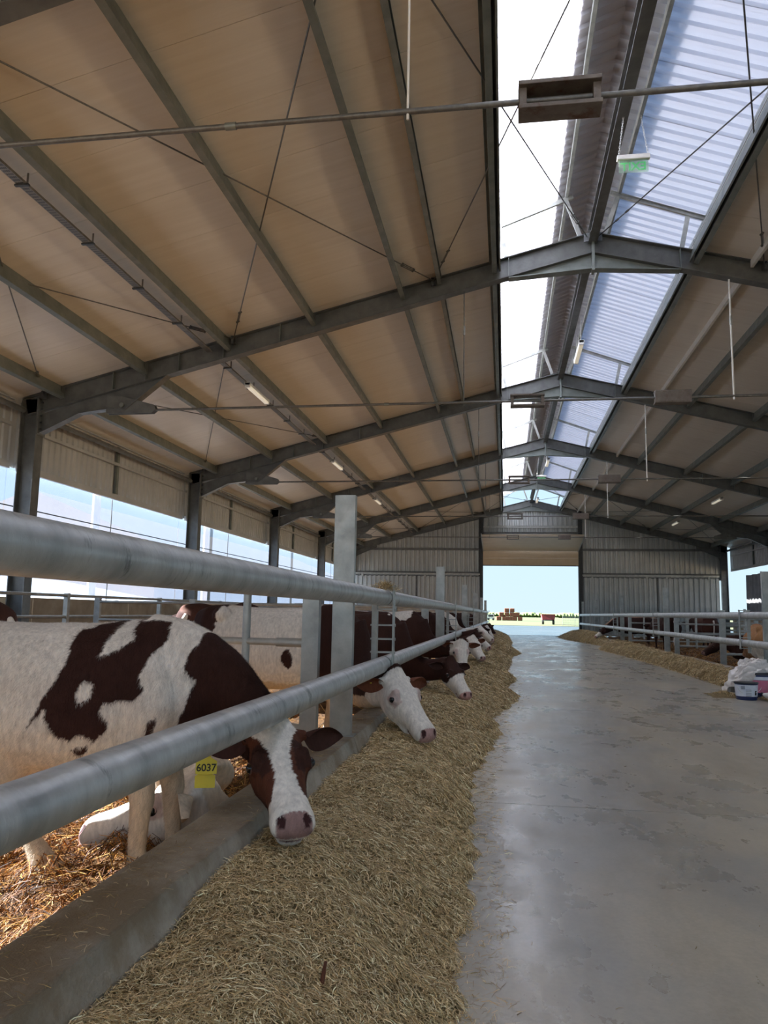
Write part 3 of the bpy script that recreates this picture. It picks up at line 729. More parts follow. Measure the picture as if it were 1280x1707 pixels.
    at = me2.color_attributes.new('Col', 'FLOAT_COLOR', 'POINT'); at.data.foreach_set('color', np.c_[col, np.ones(n)].ravel())
    me2.materials.clear(); me2.materials.append(M['hair']); me2.update()
    me2.name = 'body'
    bo = bpy.data.objects.new('body', me2); COL.objects.link(bo); bo.parent = root
    # eyes
    if eyes:
        for s in (-1, 1):
            c = Hd(.375, s*.236, -.108)
            e = MB().ball(c, (.040*L,)*3, 18, 12).build('eye', 'eye', root, smooth=True)
            lid = MB(); o_ = (S*s*.93+f*.25+U*.15).normalized(); a = f*.8-U*.3; a = (a-o_*a.dot(o_)).normalized(); b = o_.cross(a); c2 = c+o_*.012*L
            pts = [c2+a*(math.cos(t)*.042*L)+b*(math.sin(t)*.028*L) for t in [2*PI*k/18 for k in range(19)]]
            lid.path(pts, .007*L, 6); lid.build('eyelid', 'skin_dark' if patt is pattA else 'skin', root, smooth=True)
    # ears
    for i, s in enumerate((-1, 1)):
        back, dn = ears[i]
        b0 = Hd(.055, s*.24, -.11); dirv = (S*s+f*back-U*.1-V((0, 0, 1))*dn).normalized()
        nrm = (f*.55-V((0, 0, .3))+U*.4); nrm = (nrm-dirv*nrm.dot(dirv)).normalized(); wv = dirv.cross(nrm)
        N1, N2 = 11, 9; vs = []; fs = []
        for layer in (0, 1):
            for a in range(N1):
                t = a/(N1-1); wd = (.035+.085*math.sin(min(1, t*1.15)*PI)**.75*(1-.25*t))*L if t < 1 else .012*L
                if t > .87: wd *= math.sqrt(max(0.02, 1-((t-.87)/.13)**2))
                for b in range(N2):
                    q = b/(N2-1)*2-1; cup = (.10*(1-t*.6))*(q*q)*L
                    p = b0+dirv*(t*earlen*L)+wv*(q*wd)+nrm*(cup+layer*-.022*L*(1-q*q*.6))
                    vs.append(p)
        def id_(l, a, b): return l*N1*N2+a*N2+b
        for a in range(N1-1):
            for b in range(N2-1):
                fs.append((id_(0, a, b), id_(0, a, b+1), id_(0, a+1, b+1), id_(0, a+1, b))); fs.append((id_(1, a, b+1), id_(1, a, b), id_(1, a+1, b), id_(1, a+1, b+1)))
            fs.append((id_(0, a+1, 0), id_(1, a+1, 0), id_(1, a, 0), id_(0, a, 0))); fs.append((id_(0, a, N2-1), id_(1, a, N2-1), id_(1, a+1, N2-1), id_(0, a+1, N2-1)))
        for b in range(N2-1):
            fs.append((id_(0, 0, b), id_(1, 0, b), id_(1, 0, b+1), id_(0, 0, b+1))); fs.append((id_(0, N1-1, b+1), id_(1, N1-1, b+1), id_(1, N1-1, b), id_(0, N1-1, b)))
        e = MB().add(vs, fs).build('ear', 'hair', root, smooth=True)
        ec = np.tile(np.array(earcol), (len(vs), 1)); inner = np.arange(len(vs)) < N1*N2; ec[inner] = ec[inner]*1.25+.004
        at = e.data.color_attributes.new('Col', 'FLOAT_COLOR', 'POINT'); at.data.foreach_set('color', np.c_[ec, np.ones(len(vs))].astype(float).ravel())
        if tagear and i in tagear:
            num, sc_, off = tagear[i]
            mid = b0+dirv*(off*earlen*L)+nrm*.012
            make_tag(e, mid, num, sc_, nrm if tags is None else V(tags))
    if tail:
        pts = [B(-.80, 0, .86), B(-.86, .01, .80), B(-.875, .02, .62), B(-.87, .03, .42), B(-.86, .03, .30), B(-.86, .03, .18)]
        tl = MB().path(pts, [.03*H, .022*H, .016*H, .014*H, .03*H, .008*H], 8).build('tail', 'hair', root, smooth=True)
        k = len(tl.data.vertices); at = tl.data.color_attributes.new('Col', 'FLOAT_COLOR', 'POINT'); at.data.foreach_set('color', np.tile([*WHITE, 1], (k, 1)).astype(float).ravel())
    if furn: fur(bo, co, nor, col, furn, np.array(origin(root)), root, ax, head, np.array(f))
    return root, Hd
def fur(bo, co, nor, col, n, org, root, ax, head, hf):
    me = bo.data; me.calc_loop_triangles(); T = np.empty(len(me.loop_triangles)*3, np.int32); me.loop_triangles.foreach_get('vertices', T); T = T.reshape(-1, 3)
    c = co[T].mean(1); 
    vis = (nor[T].mean(1)*(-c)).sum(1) > -.25       # coat strands only where they are not hidden inside the animal's far side
    A = np.linalg.norm(np.cross(co[T[:, 1]]-co[T[:, 0]], co[T[:, 2]]-co[T[:, 0]]), axis=1)*vis
    idx = rng.choice(len(T), n, p=A/A.sum()); b = rng.dirichlet((1, 1, 1), n)
    p = (co[T[idx]]*b[:, :, None]).sum(1); nn = nor[T[idx]].mean(1); cc = col[T[idx]].mean(1)
    keep = ~((cc[:, 0] < .10) & (cc[:, 1] < .03) & (np.linalg.norm(p, axis=1) < 0))
    hd = head[T[idx]].any(1)
    flow = -np.array(ax)[None]*.5+np.array([0, 0, -1.])[None]*.9+.0*p
    flow = np.where(hd[:, None], hf[None]*.9, flow)
    sw = np.stack([fb(p, 7, 11), fb(p, 7, 12), fb(p, 7, 13)], 1)
    d = flow+sw*.55+rng.normal(size=(n, 3))*.22; d -= nn*(d*nn).sum(1)[:, None]; d /= np.linalg.norm(d, axis=1)[:, None]+1e-9
    ln = rng.uniform(.010, .024, n)*np.where(hd, .55, 1.); d = d+nn*.28
    side = np.cross(d, nn); side /= np.linalg.norm(side, axis=1)[:, None]+1e-9; wd = .0008
    v = np.empty((n, 3, 3)); v[:, 0] = p-side*wd-nn*.002; v[:, 1] = p+side*wd-nn*.002; v[:, 2] = p+d*ln[:, None]
    m = bpy.data.meshes.new('coat_hair'); m.vertices.add(n*3); m.vertices.foreach_set('co', (v-org).ravel())
    m.loops.add(n*3); m.loops.foreach_set('vertex_index', np.arange(n*3, dtype=np.int32)); m.polygons.add(n); m.polygons.foreach_set('loop_start', np.arange(0, n*3, 3, dtype=np.int32)); m.update(calc_edges=True)
    cl = np.repeat(np.clip(cc*rng.uniform(.75, 1.3, n)[:, None], 0, 1), 3, axis=0)
    at = m.color_attributes.new('Col', 'FLOAT_COLOR', 'POINT'); at.data.foreach_set('color', np.c_[cl, np.ones(n*3)].ravel()); m.materials.append(M['hair'])
    o = bpy.data.objects.new('coat_hair', m); COL.objects.link(o); o.parent = root; o['kind'] = 'stuff'
def text_mesh(body, size, depth=.0006):
    c = bpy.data.curves.new('txt', 'FONT'); c.body = body; c.size = size; c.align_x = 'CENTER'; c.align_y = 'CENTER'; c.extrude = depth; c.offset = size*.018
    o = bpy.data.objects.new('txt', c); COL.objects.link(o); dg = bpy.context.evaluated_depsgraph_get(); dg.update()
    m = bpy.data.meshes.new_from_object(o.evaluated_get(dg)); bpy.data.objects.remove(o); m.materials.clear(); return m
def make_tag(ear, c, num, sc_, nrm, up=(0, 0, 1)):
    n = V(nrm).normalized(); u = V(up); u = (u-n*u.dot(n)).normalized(); s = u.cross(n)
    def TP(x, y, z=0): return c+s*(x*sc_)+u*(y*sc_)+n*z
    out = [(-.5, -.86), (.5, -.86), (.5, -.28), (.2, -.1), (.16, .12), (-.16, .12), (-.2, -.1), (-.5, -.28)]
    k = len(out); vs = [TP(x, y, -.001) for x, y in out]+[TP(x, y, .001) for x, y in out]
    t = MB().add(vs, [tuple(range(k-1, -1, -1)), tuple(range(k, 2*k))]+[(i, (i+1) % k, k+(i+1) % k, k+i) for i in range(k)])
    t.tube(TP(0, 0, 0), TP(0, 0, .006), .12*sc_, 10)
    o = t.build('ear_tag', 'tag', ear, label='yellow numbered ear tag')
    m = text_mesh(num, sc_*.47); R3 = Matrix((s, u, n)).transposed().to_4x4()
    q = V(c)+u*(-.58*sc_)+n*.002; org = origin(ear)
    m.transform(Matrix.Translation(q-org)@R3); m.materials.append(M['ink'])
    # the number belongs to the tag's own mesh so that the level stays thing > part > sub-part
    import bmesh
    bm = bmesh.new(); bm.from_mesh(o.data); nf = len(bm.faces); bm.from_mesh(m); bm.faces.ensure_lookup_table()
    for fc in bm.faces[nf:]: fc.material_index = 1
    bm.to_mesh(o.data); bm.free(); o.data.materials.append(M['ink'])
    return o
M['skin_dark'] = mat('dark_eyelid_skin', '4a3029', '6a463a', 40, .4)
# --- coat patterns
PA = [(-1.653, -0.097), (-1.6, -0.068), (-1.498, -0.03), (-1.534, -0.15), (-1.543, -0.189), (-1.484, -0.165), (-1.43, -0.123), (-1.454, -0.05), (-1.322, -0.05), (-1.306, -0.128), (-1.364, -0.184), (-1.371, -0.255), (-1.35, -0.304), (-1.4, -0.348), (-1.494, -0.368), (-1.504, -0.39), (-1.482, -0.454), (-1.532, -0.493), (-1.576, -0.468), (-1.621, -0.505), (-1.693, -0.443), (-1.704, -0.376), (-1.765, -0.452), (-1.735, -0.371), (-1.686, -0.298), (-1.645, -0.208), (-1.657, -0.153)]
PH = [(-1.57, -0.272), (-1.533, -0.288), (-1.538, -0.337), (-1.585, -0.358), (-1.596, -0.323)]
PN = [(-1.228, -0.197), (-1.178, -0.10), (-1.063, -0.05), (-0.9, .1), (-0.7, 0), (-0.6, -0.365), (-0.75, -0.75), (-1.02, -0.66), (-1.205, -0.485), (-1.243, -0.439), (-1.215, -0.358), (-1.196, -0.282), (-1.229, -0.24)]
PS = [[(-1.331, -0.421), (-1.305, -0.399), (-1.311, -0.458), (-1.339, -0.477)], [(-1.608, -0.529), (-1.553, -0.505), (-1.559, -0.537), (-1.588, -0.555)], [(-1.12, -0.617), (-1.091, -0.603), (-1.061, -0.636), (-1.093, -0.657), (-1.103, -0.68), (-1.125, -0.648)]]
def pattA(col, co, bx, by, bz, ht, hs, hu, head):
    n1 = fb(co, 38, 21)*.011; n2 = fb(co, 38, 22)*.011
    X = co[:, 0]+n1; Z = co[:, 2]+n2
    m = (inpoly(X, Z, PA) & ~inpoly(X, Z, PH)) | inpoly(X, Z, PN)
    for q in PS: m |= inpoly(X, Z, q)
    col[m] = BROWN
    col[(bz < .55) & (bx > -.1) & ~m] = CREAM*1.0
    w_ = np.clip((bz-.35)/.3, 0, 1)[:, None]; unpatched = ~m & (bx > -1)  # coat outside the patches fades from white to cream lower down
    col[unpatched] = (WHITE*w_+CREAM*(1-w_))[unpatched]
    # head
    wn = hs+n1*.9
    hm = head & (ht > -.02)
    col[hm] = RED*.75
    back = hm & ((ht < .30) & (hu < -.16)); col[back] = DARK
    jaw = hm & (hu < -.45+.12*np.clip(ht, 0, 1)+n2) & (ht > .2); col[jaw] = WHITE
    bw = np.interp(ht, [-.1, .05, .2, .33, .5, .65, .74, .82, .95], [.20, .19, .125, .085, .07, .085, .12, .3, .4])
    bl = hm & (np.abs(wn-.01) < bw) & (hu > -.16); col[bl] = WHITE
    mz = hm & (ht > .83+.3*np.clip(-hu-.2, 0, 1)+n1); col[mz] = WHITE
    low = hm & (ht > .62) & (hu < -.27); col[low] = WHITE
    ns = hm & (ht > .915+.5*np.clip(np.abs(hs)-.09, 0, 1)) & (hu > -.20) & (np.abs(hs) < .135); col[ns] = PINK*np.array([.62, .66, .66])
    dk = hm & (np.abs(hs) > .1) & (ht > .2) & (ht < .5) & (hu > -.10) & ~bl; col[dk] = BROWN*1.2
    lip = hm & (ht > .88) & (hu < -.24) & (hu > -.30); col[lip] = PINK*.7
def patt_face(bodycol, facew=True, belly=None, spots=(), seed=1, neck=BROWN, neckx=.18):
    def f(col, co, bx, by, bz, ht, hs, hu, head):
        n1 = fb(co, 8, seed)*.05; n2 = fb(co, 8, seed+1)*.05
        col[:] = bodycol
        col[(bx+n1 > neckx)] = neck
        for (sx, sz, rx_, rz_, c) in spots: col[(((bx+n1-sx)/rx_)**2+((bz+n2-sz)/rz_)**2) < 1] = c
        if belly is not None: col[bz+n1 < .42] = belly
        if facew:
            hm = head & (ht+n1*.5 > -.02) & (hu+n2*.3 > -.62+.35*np.clip(.35-ht, 0, 1)); col[hm] = WHITE*.97
            sd_ = hm & (np.abs(hu+.08) < .1) & (np.abs(ht-.375) < .09) & (np.abs(hs) > .15); col[sd_] = WHITE*.45+PINK*.5
            col[hm & (ht > .92) & (hu > -.20) & (np.abs(hs) < .135)] = PINK*np.array([.8, .85, .85]); col[hm & (ht > .90) & (hu <= -.235) & (hu > -.29)] = PINK
        else:
            col[head & (ht > .9)] = PINK*.7
    return f
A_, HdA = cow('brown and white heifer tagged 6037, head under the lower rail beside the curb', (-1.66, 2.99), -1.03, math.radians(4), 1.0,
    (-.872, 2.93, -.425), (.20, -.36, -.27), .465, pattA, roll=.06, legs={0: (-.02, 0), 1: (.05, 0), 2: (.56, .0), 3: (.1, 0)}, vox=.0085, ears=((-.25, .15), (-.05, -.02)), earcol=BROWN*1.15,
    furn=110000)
# the heifer's two stacked tags hang in the ear beneath the rail
ear0 = sorted((c for c in A_.children if c.name.startswith('ear')), key=lambda c: c.name)[-1]
make_tag(ear0, V((-1.11, 2.86, -.545)), '6037', .078, (.35, -1, .12))
make_tag(ear0, V((-1.125, 2.89, -.605)), '', .075, (.35, -1, .12))
def patt_whitemuz(body, seed, spots=()):
    g = patt_face(body, False, None, spots, seed)
    def f(col, co, bx, by, bz, ht, hs, hu, head):
        g(col, co, bx, by, bz, ht, hs, hu, head); n1 = fb(co, 20, seed)*.06
        col[head & (ht+n1 > .42-.9*np.clip(-hu-.25, 0, 1)) & (ht > .2)] = WHITE; col[head & (ht > .9) & (hu > -.235)] = PINK
    return f
cow('white-bodied heifer with brown neck and white face eating hay beyond the second post', (-1.66, 6.2), -1.03, math.radians(-2), 1.10, (-.76, 5.5, -.41), (.29, -.25, -.36), .535,
    patt_face(WHITE*.95, True, CREAM, [(-.75, .9, .22, .2, BROWN), (-.03, .60, .045, .07, BROWN), (.12, .42, .08, .06, BROWN)], 31, BROWN*.9, .17), vox=.011,
    ears=((-.05, .15), (-.15, .12)), earcol=RED, tagear={1: ('6571', .06, .42)}, tags=(0, 0, 1), furn=45000, legs={0: (.05, 0), 1: (-.1, 0)}, feed=True)
cow('dark brown heifer with a small white shoulder spot, white muzzle in the hay', (-1.62, 8.65), -1.04, math.radians(-2), 1.06, (-.56, 8.25, -.47), (.19, -.20, -.29), .46,
    patt_whitemuz(BROWN, 41, [(.36, .95, .035, .03, WHITE)]), vox=.016, ears=((.1, .1), (.0, -.1)), earcol=BROWN, feed=True)
#Dc = [o for o in bpy.data.objects if o.name.startswith('cow') and 'shoulder spot' in o.get('label', '')][0]
#bpy.data.objects.remove([c for c in Dc.children if c.name.startswith('body')][0]) if False else None
cow('brown heifer with white flank patch, its white face just beyond the dark brown one', (-1.64, 11.2), -1.03, 0, 1.08, (-.60, 10.95, -.36), (.05, -.22, -.36), .46,
    patt_face(BROWN*1.3, True, None, [(.1, .95, .2, .12, WHITE)], 51), vox=.02, ears=((-.1, .1), (-.1, .1)), earcol=RED*.8, feed=True)
cow('brown heifer with a yellow tag and pale face behind the patch-flanked one', (-1.60, 13.3), -1.03, math.radians(-4), 1.08, (-.52, 13.0, -.36), (.2, -.25, -.32), .46,
    patt_face(BROWN*1.2, True, None, [], 61), vox=.024, ears=((-.1, .1), (-.1, .1)), earcol=RED, tagear={1: ('', .09, .4)}, feed=True)
cow('dark brown heifer whose neck shows below the fourth rail section', (-1.60, 15.2), -1.03, 0, 1.06, (-.55, 15.1, -.30), (.3, -.1, -.28), .46, patt_whitemuz(BROWN*.8, 71), vox=.026, feed=True, ears=((0, .1), (0, .1)))
cow('white-faced heifer with black eye patches, near the far end of the left row', (-1.58, 17.1), -1.03, math.radians(3), 1.08, (-.52, 17.0, -.26), (.28, -.2, -.22), .46,
    patt_face(WHITE*.9, True, None, [(-.2, .8, .2, .2, DARK)], 81, WHITE*.9), vox=.028, feed=True, ears=((0, .1), (0, .1)), earcol=DARK)
far = []
for i, (y, c, lab) in enumerate(((19.3, BROWN, 'brown heifer seventh in the left feeding row'), (21.6, WHITE*.8, 'pale heifer eighth in the left feeding row'), (24.6, BROWN*1.5, 'reddish heifer ninth in the left feeding row'), (29.5, BROWN, 'dark heifer last in the left feeding row'))):
    cow(lab, (-1.6, y), -1.03, 0, 1.08, (-.54, y-.15, -.34), (.22, -.15, -.32), .46, patt_face(c, i % 2 == 0, None, [(-.3, .8, .2, .15, WHITE)], 90+i), vox=.034, feed=True, ears=((0, .1), (0, .1)), eyes=False)
# cows further back in the left pens
cow('dark brown cow whose back shows at the left picture edge behind the spotted heifer', (-3.75, 4.15), -1.03, PI, 1.10, (-4.75, 4.1, -.3), (-.3, 0, -.3), .46, patt_face(BROWN*1.3, False, None, [], 101), vox=.022)
cow('reddish brown heifer seen from behind, left of the white-bodied cow', (-3.05, 8.4), -1.03, math.radians(80), 1.12, (-2.9, 9.5, -.1), (0, .4, -.3), .46, patt_face(BROWN*1.8, False, None, [], 111), vox=.022)
cow('brown heifer standing deep in the second left pen', (-3.9, 10.6), -1.03, PI, 1.08, (-4.9, 10.5, -.2), (-.3, 0, -.3), .46, patt_face(BROWN*1.3, False, None, [], 121), vox=.03)
cow('white and tan heifer standing in the third left pen', (-3.4, 15.6), -1.03, PI*.9, 1.08, (-4.4, 15.8, -.2), (-.3, 0, -.3), .46, patt_face(WHITE, False, None, [(0, .8, .3, .2, RED)], 131), vox=.03)
cow('resting pale calf with pink muzzle, half hidden beneath the spotted heifer', (-1.85, 4.15), -1.05, math.radians(-85), .74, (-1.33, 3.32, -.72), (-.38, -.11, -.14), .52,
    patt_face(CREAM*.95, True, None, [], 141, CREAM), lying=True, drop=.30, vox=.014, ears=((0, .1), (0, .1)), earcol=CREAM, tail=False)
# right-hand pens
cow('dark brown cow standing behind the right rails before the sliding door', (4.95, 25.6), -1.03, math.radians(100), 1.08, (4.8, 26.7, -.2), (0, .3, -.3), .46, patt_face(BROWN, False, None, [], 151), vox=.03)
cow('dark heifer with pale muzzle, head through the right rails above the far hay heap', (4.75, 31.0), -1.03, PI, 1.06, (3.72, 30.9, -.45), (-.3, -.1, -.25), .46, patt_whitemuz(DARK*1.3, 161), vox=.03)
cow('tan cow standing at the far end of the right pens', (5.5, 33.3), -1.03, PI, 1.12, (4.4, 33.2, -.1), (-.3, 0, -.2), .46, patt_face(np.array([.5, .3, .2]), False, None, [], 171, np.array([.5, .3, .2])), vox=.034, eyes=False)
cow('brown cow beyond the first right pen post', (6.9, 28.8), -1.03, PI*.55, 1.1, (6.7, 29.9, -.1), (0, .3, -.3), .46, patt_face(BROWN*2, False, None, [], 181), vox=.034, eyes=False)
cow('dark cow resting on straw in the right pen', (5.6, 18.6), -1.04, math.radians(170), 1.05, (4.75, 18.7, -.5), (-.3, -.05, -.2), .44, patt_face(DARK, False, None, [], 191), lying=True, drop=.30, vox=.026, tail=False)
cow('tan and white calf seen from behind at the right picture edge', (4.42, 14.45), -1.03, math.radians(88), .95, (4.5, 15.4, -.35), (0, .3, -.3), .42,
    patt_face(np.array([.42, .21, .09]), False, None, [(-.5, .45, .3, .3, WHITE), (-.8, .8, .05, .3, CREAM)], 201, np.array([.4, .2, .1])), vox=.018, earcol=RED)

# ------------------------------------------------------------------ hay, straw
def edgeL(y):
    return np.interp(y, [-9, 2, 3.4, 5.1, 6.2, 7.3, 8.2, 9.2, 10.3, 11.6, 13, 15, 17, 20, 22, 26, 30, 41], [-.14, -.13, -.12, -.21, -.12, -.03, -.12, .05, .2, .02, .2, .05, .14, .2, .48, .2, .3, .2])+.015*np.sin(y*9.1)+.015*np.sin(y*23)
def hayL(x, y):
    e = edgeL(y); t = np.clip((e-x)/(e+.87), 0, 1)
    amp = np.interp(y, [-9, 1.5, 2.3, 2.9, 4, 5.2, 6.2, 7.4, 8.3, 9.4, 10.6, 11.5, 13, 15, 17, 20, 24, 41], [.23, .23, .255, .23, .25, .25, .25, .31, .24, .27, .36, .26, .36, .28, .38, .30, .42, .3])
    prof = .86*np.sin(np.clip(t*1.15, 0, 1)*PI/2)**.9+.14*t
    n = .022*np.sin(x*5+y*2.1)+.018*np.sin(y*4.3-x*3)+.008*np.sin(x*15+y*9)+.006*np.sin(y*19-x*12)
    return FLZ-.01+np.clip(t*6, 0, 1)*n*.8+prof*amp
def hayR(x, y):
    e = np.interp(y, [10, 11.5, 14, 18, 22, 25.5, 27, 28, 30, 36, 40, 42], [3.5, 3.36, 3.38, 3.36, 3.2, 3.0, 3.15, 3.55, 3.4, 2.7, 2.6, 2.9])+.03*np.sin(y*8)+.02*np.sin(y*21)
    t = np.clip((x-e)/(3.86-e), 0, 1); amp = np.interp(y, [10.6, 11.6, 14, 20, 26, 27.6, 28.6, 32, 38, 41], [.02, .12, .2, .24, .30, .24, .05, .4, .42, .2])
    return FLZ-.01+np.sin(np.clip(t*1.5, 0, 1)*PI/2)**.8*(amp+.02*np.sin(x*13+y*3.1)+.015*np.sin(y*9-x*5))
def bed(x, y): return FLZ+.035+.03*np.sin(x*5+y*3)+.025*np.sin(y*7-x*4)+.018*np.sin(x*17+y*11)+.014*np.sin(x*29-y*31)
def grid(name, fn, x0f, x1f, y0, y1, nx, ny, m, label, cat='', parent=None):
    yy = y0+(y1-y0)*np.linspace(0, 1, ny)**1.6; vs = []
    for y in yy:
        a, b = x0f(y), x1f(y); xx = np.linspace(a, b, nx); vs.append(np.c_[xx, np.full(nx, y), fn(xx, np.full(nx, y))])
    vs = np.concatenate(vs); fs = [(j*nx+i, j*nx+i+1, (j+1)*nx+i+1, (j+1)*nx+i) for j in range(ny-1) for i in range(nx-1)]
    mb = MB().add(vs.tolist(), fs); o = mb.build(name, m, parent, smooth=False, kind='stuff')
    o.data.polygons.foreach_set('use_smooth', [True]*len(o.data.polygons))
    return tag(o, label, cat) if not parent else o
PAL = np.array([lin(c)[:3] for c in ('d3bb90', 'bda374', 'e0cca2', 'ab9064', '977f56', 'b8a276', 'ecdcb6', '846b44', 'aa9b70', 'ccb07c')])
PAL = np.minimum(PAL*1.18, .95)
PALB = np.array([lin(c)[:3] for c in ('b0722a', '9c6222', 'c48c3c', '744416', '55300f', '8c561c', 'cfa052', '3c220b')])
def strands(name, pts, fn, pal, l0, l1, wd, lift, parent=None, label=None, cat=None, tilt=.25, seed=0, matn='straw'):
    r = np.random.default_rng(seed+1000); n = len(pts); x, y = pts[:, 0], pts[:, 1]
    z = fn(x, y)+r.uniform(-.004, lift, n)
    e = .01; gx = (fn(x+e, y)-fn(x-e, y))/(2*e); gy = (fn(x, y+e)-fn(x, y-e))/(2*e)
    a = r.uniform(0, 2*PI, n); sl = np.clip(gx*np.cos(a)+gy*np.sin(a), -.8, .8)+r.normal(0, tilt, n)
    d = np.stack([np.cos(a), np.sin(a), sl], 1); d /= np.linalg.norm(d, axis=1)[:, None]
    dist = np.maximum(1, y/2.6)
    L = r.uniform(l0, l1, n)*np.minimum(dist, 3)**.35; W = wd*r.uniform(.5, 1.5, n)*np.minimum(dist, 5)**.8
    up = np.stack([r.normal(0, .4, n), r.normal(0, .4, n), np.ones(n)], 1); s = np.cross(d, up); s /= np.linalg.norm(s, axis=1)[:, None]
    c = np.stack([x, y, z], 1); bend = np.stack([r.normal(0, .05, n), r.normal(0, .05, n), r.uniform(-.05, .12, n)], 1)*L[:, None]
    v = np.empty((n, 6, 3))
    v[:, 0] = c-d*L[:, None]/2-s*W[:, None]/2; v[:, 1] = c-d*L[:, None]/2+s*W[:, None]/2
    v[:, 2] = c+bend-s*W[:, None]/2; v[:, 3] = c+bend+s*W[:, None]/2
    v[:, 4] = c+d*L[:, None]/2-s*W[:, None]*.3; v[:, 5] = c+d*L[:, None]/2+s*W[:, None]*.3
    f = np.array([[0, 1, 3, 2], [2, 3, 5, 4]])[None]+(np.arange(n)*6)[:, None, None]; f = f.reshape(-1, 4)
    m = bpy.data.meshes.new(name); m.vertices.add(n*6); m.vertices.foreach_set('co', v.ravel()); m.loops.add(f.size); m.loops.foreach_set('vertex_index', f.ravel().astype(np.int32))
    m.polygons.add(len(f)); m.polygons.foreach_set('loop_start', np.arange(0, f.size, 4, dtype=np.int32)); m.update(calc_edges=True)
    cl = pal[r.integers(0, len(pal), n)]*r.uniform(.7, 1.25, n)[:, None]; cl = np.repeat(cl, 6, axis=0)
    at = m.color_attributes.new('Col', 'FLOAT_COLOR', 'POINT'); at.data.foreach_set('color', np.c_[np.clip(cl, 0, 1), np.ones(len(cl))].ravel()); m.materials.append(M[matn])
    o = bpy.data.objects.new(name, m); COL.objects.link(o); o['kind'] = 'stuff'
    if parent: o.parent = parent
    if label: tag(o, label, cat)
    return o
def sample(n, x0f, x1f, y0, y1, pw=1.0, seed=0, over=.0):
    r = np.random.default_rng(seed); u = r.uniform(0, 1, n); y = y0*(y1/y0)**(u**pw); a, b = x0f(y), x1f(y)
    return np.c_[a+(b-a+over)*r.uniform(0, 1, n), y]
c_ = lambda v: (lambda y: np.full(np.shape(y), v) if np.shape(y) else v)
hl = grid('hay_row', hayL, c_(-.868), edgeL, -5, 41.5, 26, 420, 'haybase', 'chopped hay heaped along the left curb and rails', 'hay')
strands('hay_strands', sample(190000, c_(-.87), edgeL, 1.35, 12, 1, 1), hayL, PAL, .010, .042, .0016, .014, hl, tilt=.15, seed=1)
strands('hay_strands', sample(26000, c_(-.87), edgeL, 12, 41, 1, 2), hayL, PAL, .02, .06, .0016, .03, hl, seed=2)
strands('hay_strands', np.r_[sample(3500, c_(-.2), lambda y: edgeL(y)+.14, 1.4, 14, 1, 3)], lambda x, y: np.maximum(hayL(x, y), FLZ+.003), PAL, .012, .05, .0015, .003, hl, tilt=.03, seed=3)
hr = grid('hay_row', hayR, lambda y: float(np.interp(y, [10, 11.5, 14, 18, 22, 25.5, 27, 28, 30, 36, 40, 42], [3.5, 3.36, 3.38, 3.36, 3.2, 3.0, 3.15, 3.55, 3.4, 2.7, 2.6, 2.9])), c_(3.862), 10.9, 41.3, 16, 200, 'haybase', 'chopped hay heaped along the right curb across the passage', 'hay')
strands('hay_strands', sample(32000, lambda y: np.interp(y, [10, 11.5, 14, 18, 22, 25.5, 27, 28, 30, 36, 40, 42], [3.5, 3.34, 3.34, 3.3, 3.15, 2.95, 3.1, 3.5, 3.3, 2.6, 2.5, 2.8]), c_(3.86), 10.9, 41, 1, 4), lambda x, y: np.maximum(hayR(x, y), FLZ+.004), PAL, .02, .06, .0013, .03, hr, seed=4)
# bedding
strands('hay_strands', sample(30000, c_(-.87), edgeL, .4, 1.35, 1, 11), hayL, PAL, .010, .045, .0016, .012, hl, tilt=.13, seed=11)
bl = grid('straw_bedding', bed, c_(-8.3), c_(-1.122), -5, 41.5, 90, 200, 'earth', 'golden brown trodden straw bedding in the left pens', 'straw')
strands('bedding_strands', sample(52000, lambda y: np.full(np.shape(y), -3.6), c_(-1.13), 1.3, 5.2, 1, 5), bed, PALB, .03, .12, .0028, .05, bl, tilt=.35, seed=5)
strands('bedding_strands', sample(9000, c_(-7), c_(-1.13), 5.2, 30, 1, 6), bed, PALB, .05, .14, .0028, .05, bl, tilt=.3, seed=6)
br_ = grid('straw_bedding', bed, c_(4.102), c_(11.1), 6, 41.5, 60, 120, 'earth', 'brown straw bedding in the right pens', 'straw')
strands('bedding_strands', sample(16000, c_(4.12), c_(8), 10, 34, 1, 7), bed, PALB*.9, .05, .12, .0024, .05, br_, tilt=.3, seed=7)
# stray straws on curb and floor
def curbtop(x, y): return np.full(np.shape(x), -.748)
ss = strands('loose_straw', sample(900, c_(-1.09), c_(-.9), 1.3, 9, 1, 8), curbtop, PAL*.9, .012, .05, .0014, .003, None, 'loose bits of hay lying on the left curb', 'straw', tilt=.03, seed=8)
strands('floor_straw', np.c_[rng.uniform(-.05, 3.4, 420), 1.6*(14/1.6)**rng.uniform(0, 1, 420)], lambda x, y: np.full(np.shape(x), FLZ+.002), PAL*.55, .008, .03, .002, .002, None, 'scattered dark crumbs and straws on the concrete passage', 'straw', tilt=.02, seed=9)
# tuft on the rail joint
r_ = rng.normal(0, 1, (500, 2))*[.045, .05]+[-.87, 5.62]
strands('rail_hay_tuft', r_, lambda x, y: .165+.03*np.exp(-((x+.87)**2+(y-5.62)**2)/.003), PAL, .03, .09, .0012, .03, None, 'small tuft of hay caught on top of the rail joint', 'hay', tilt=.6, seed=10)
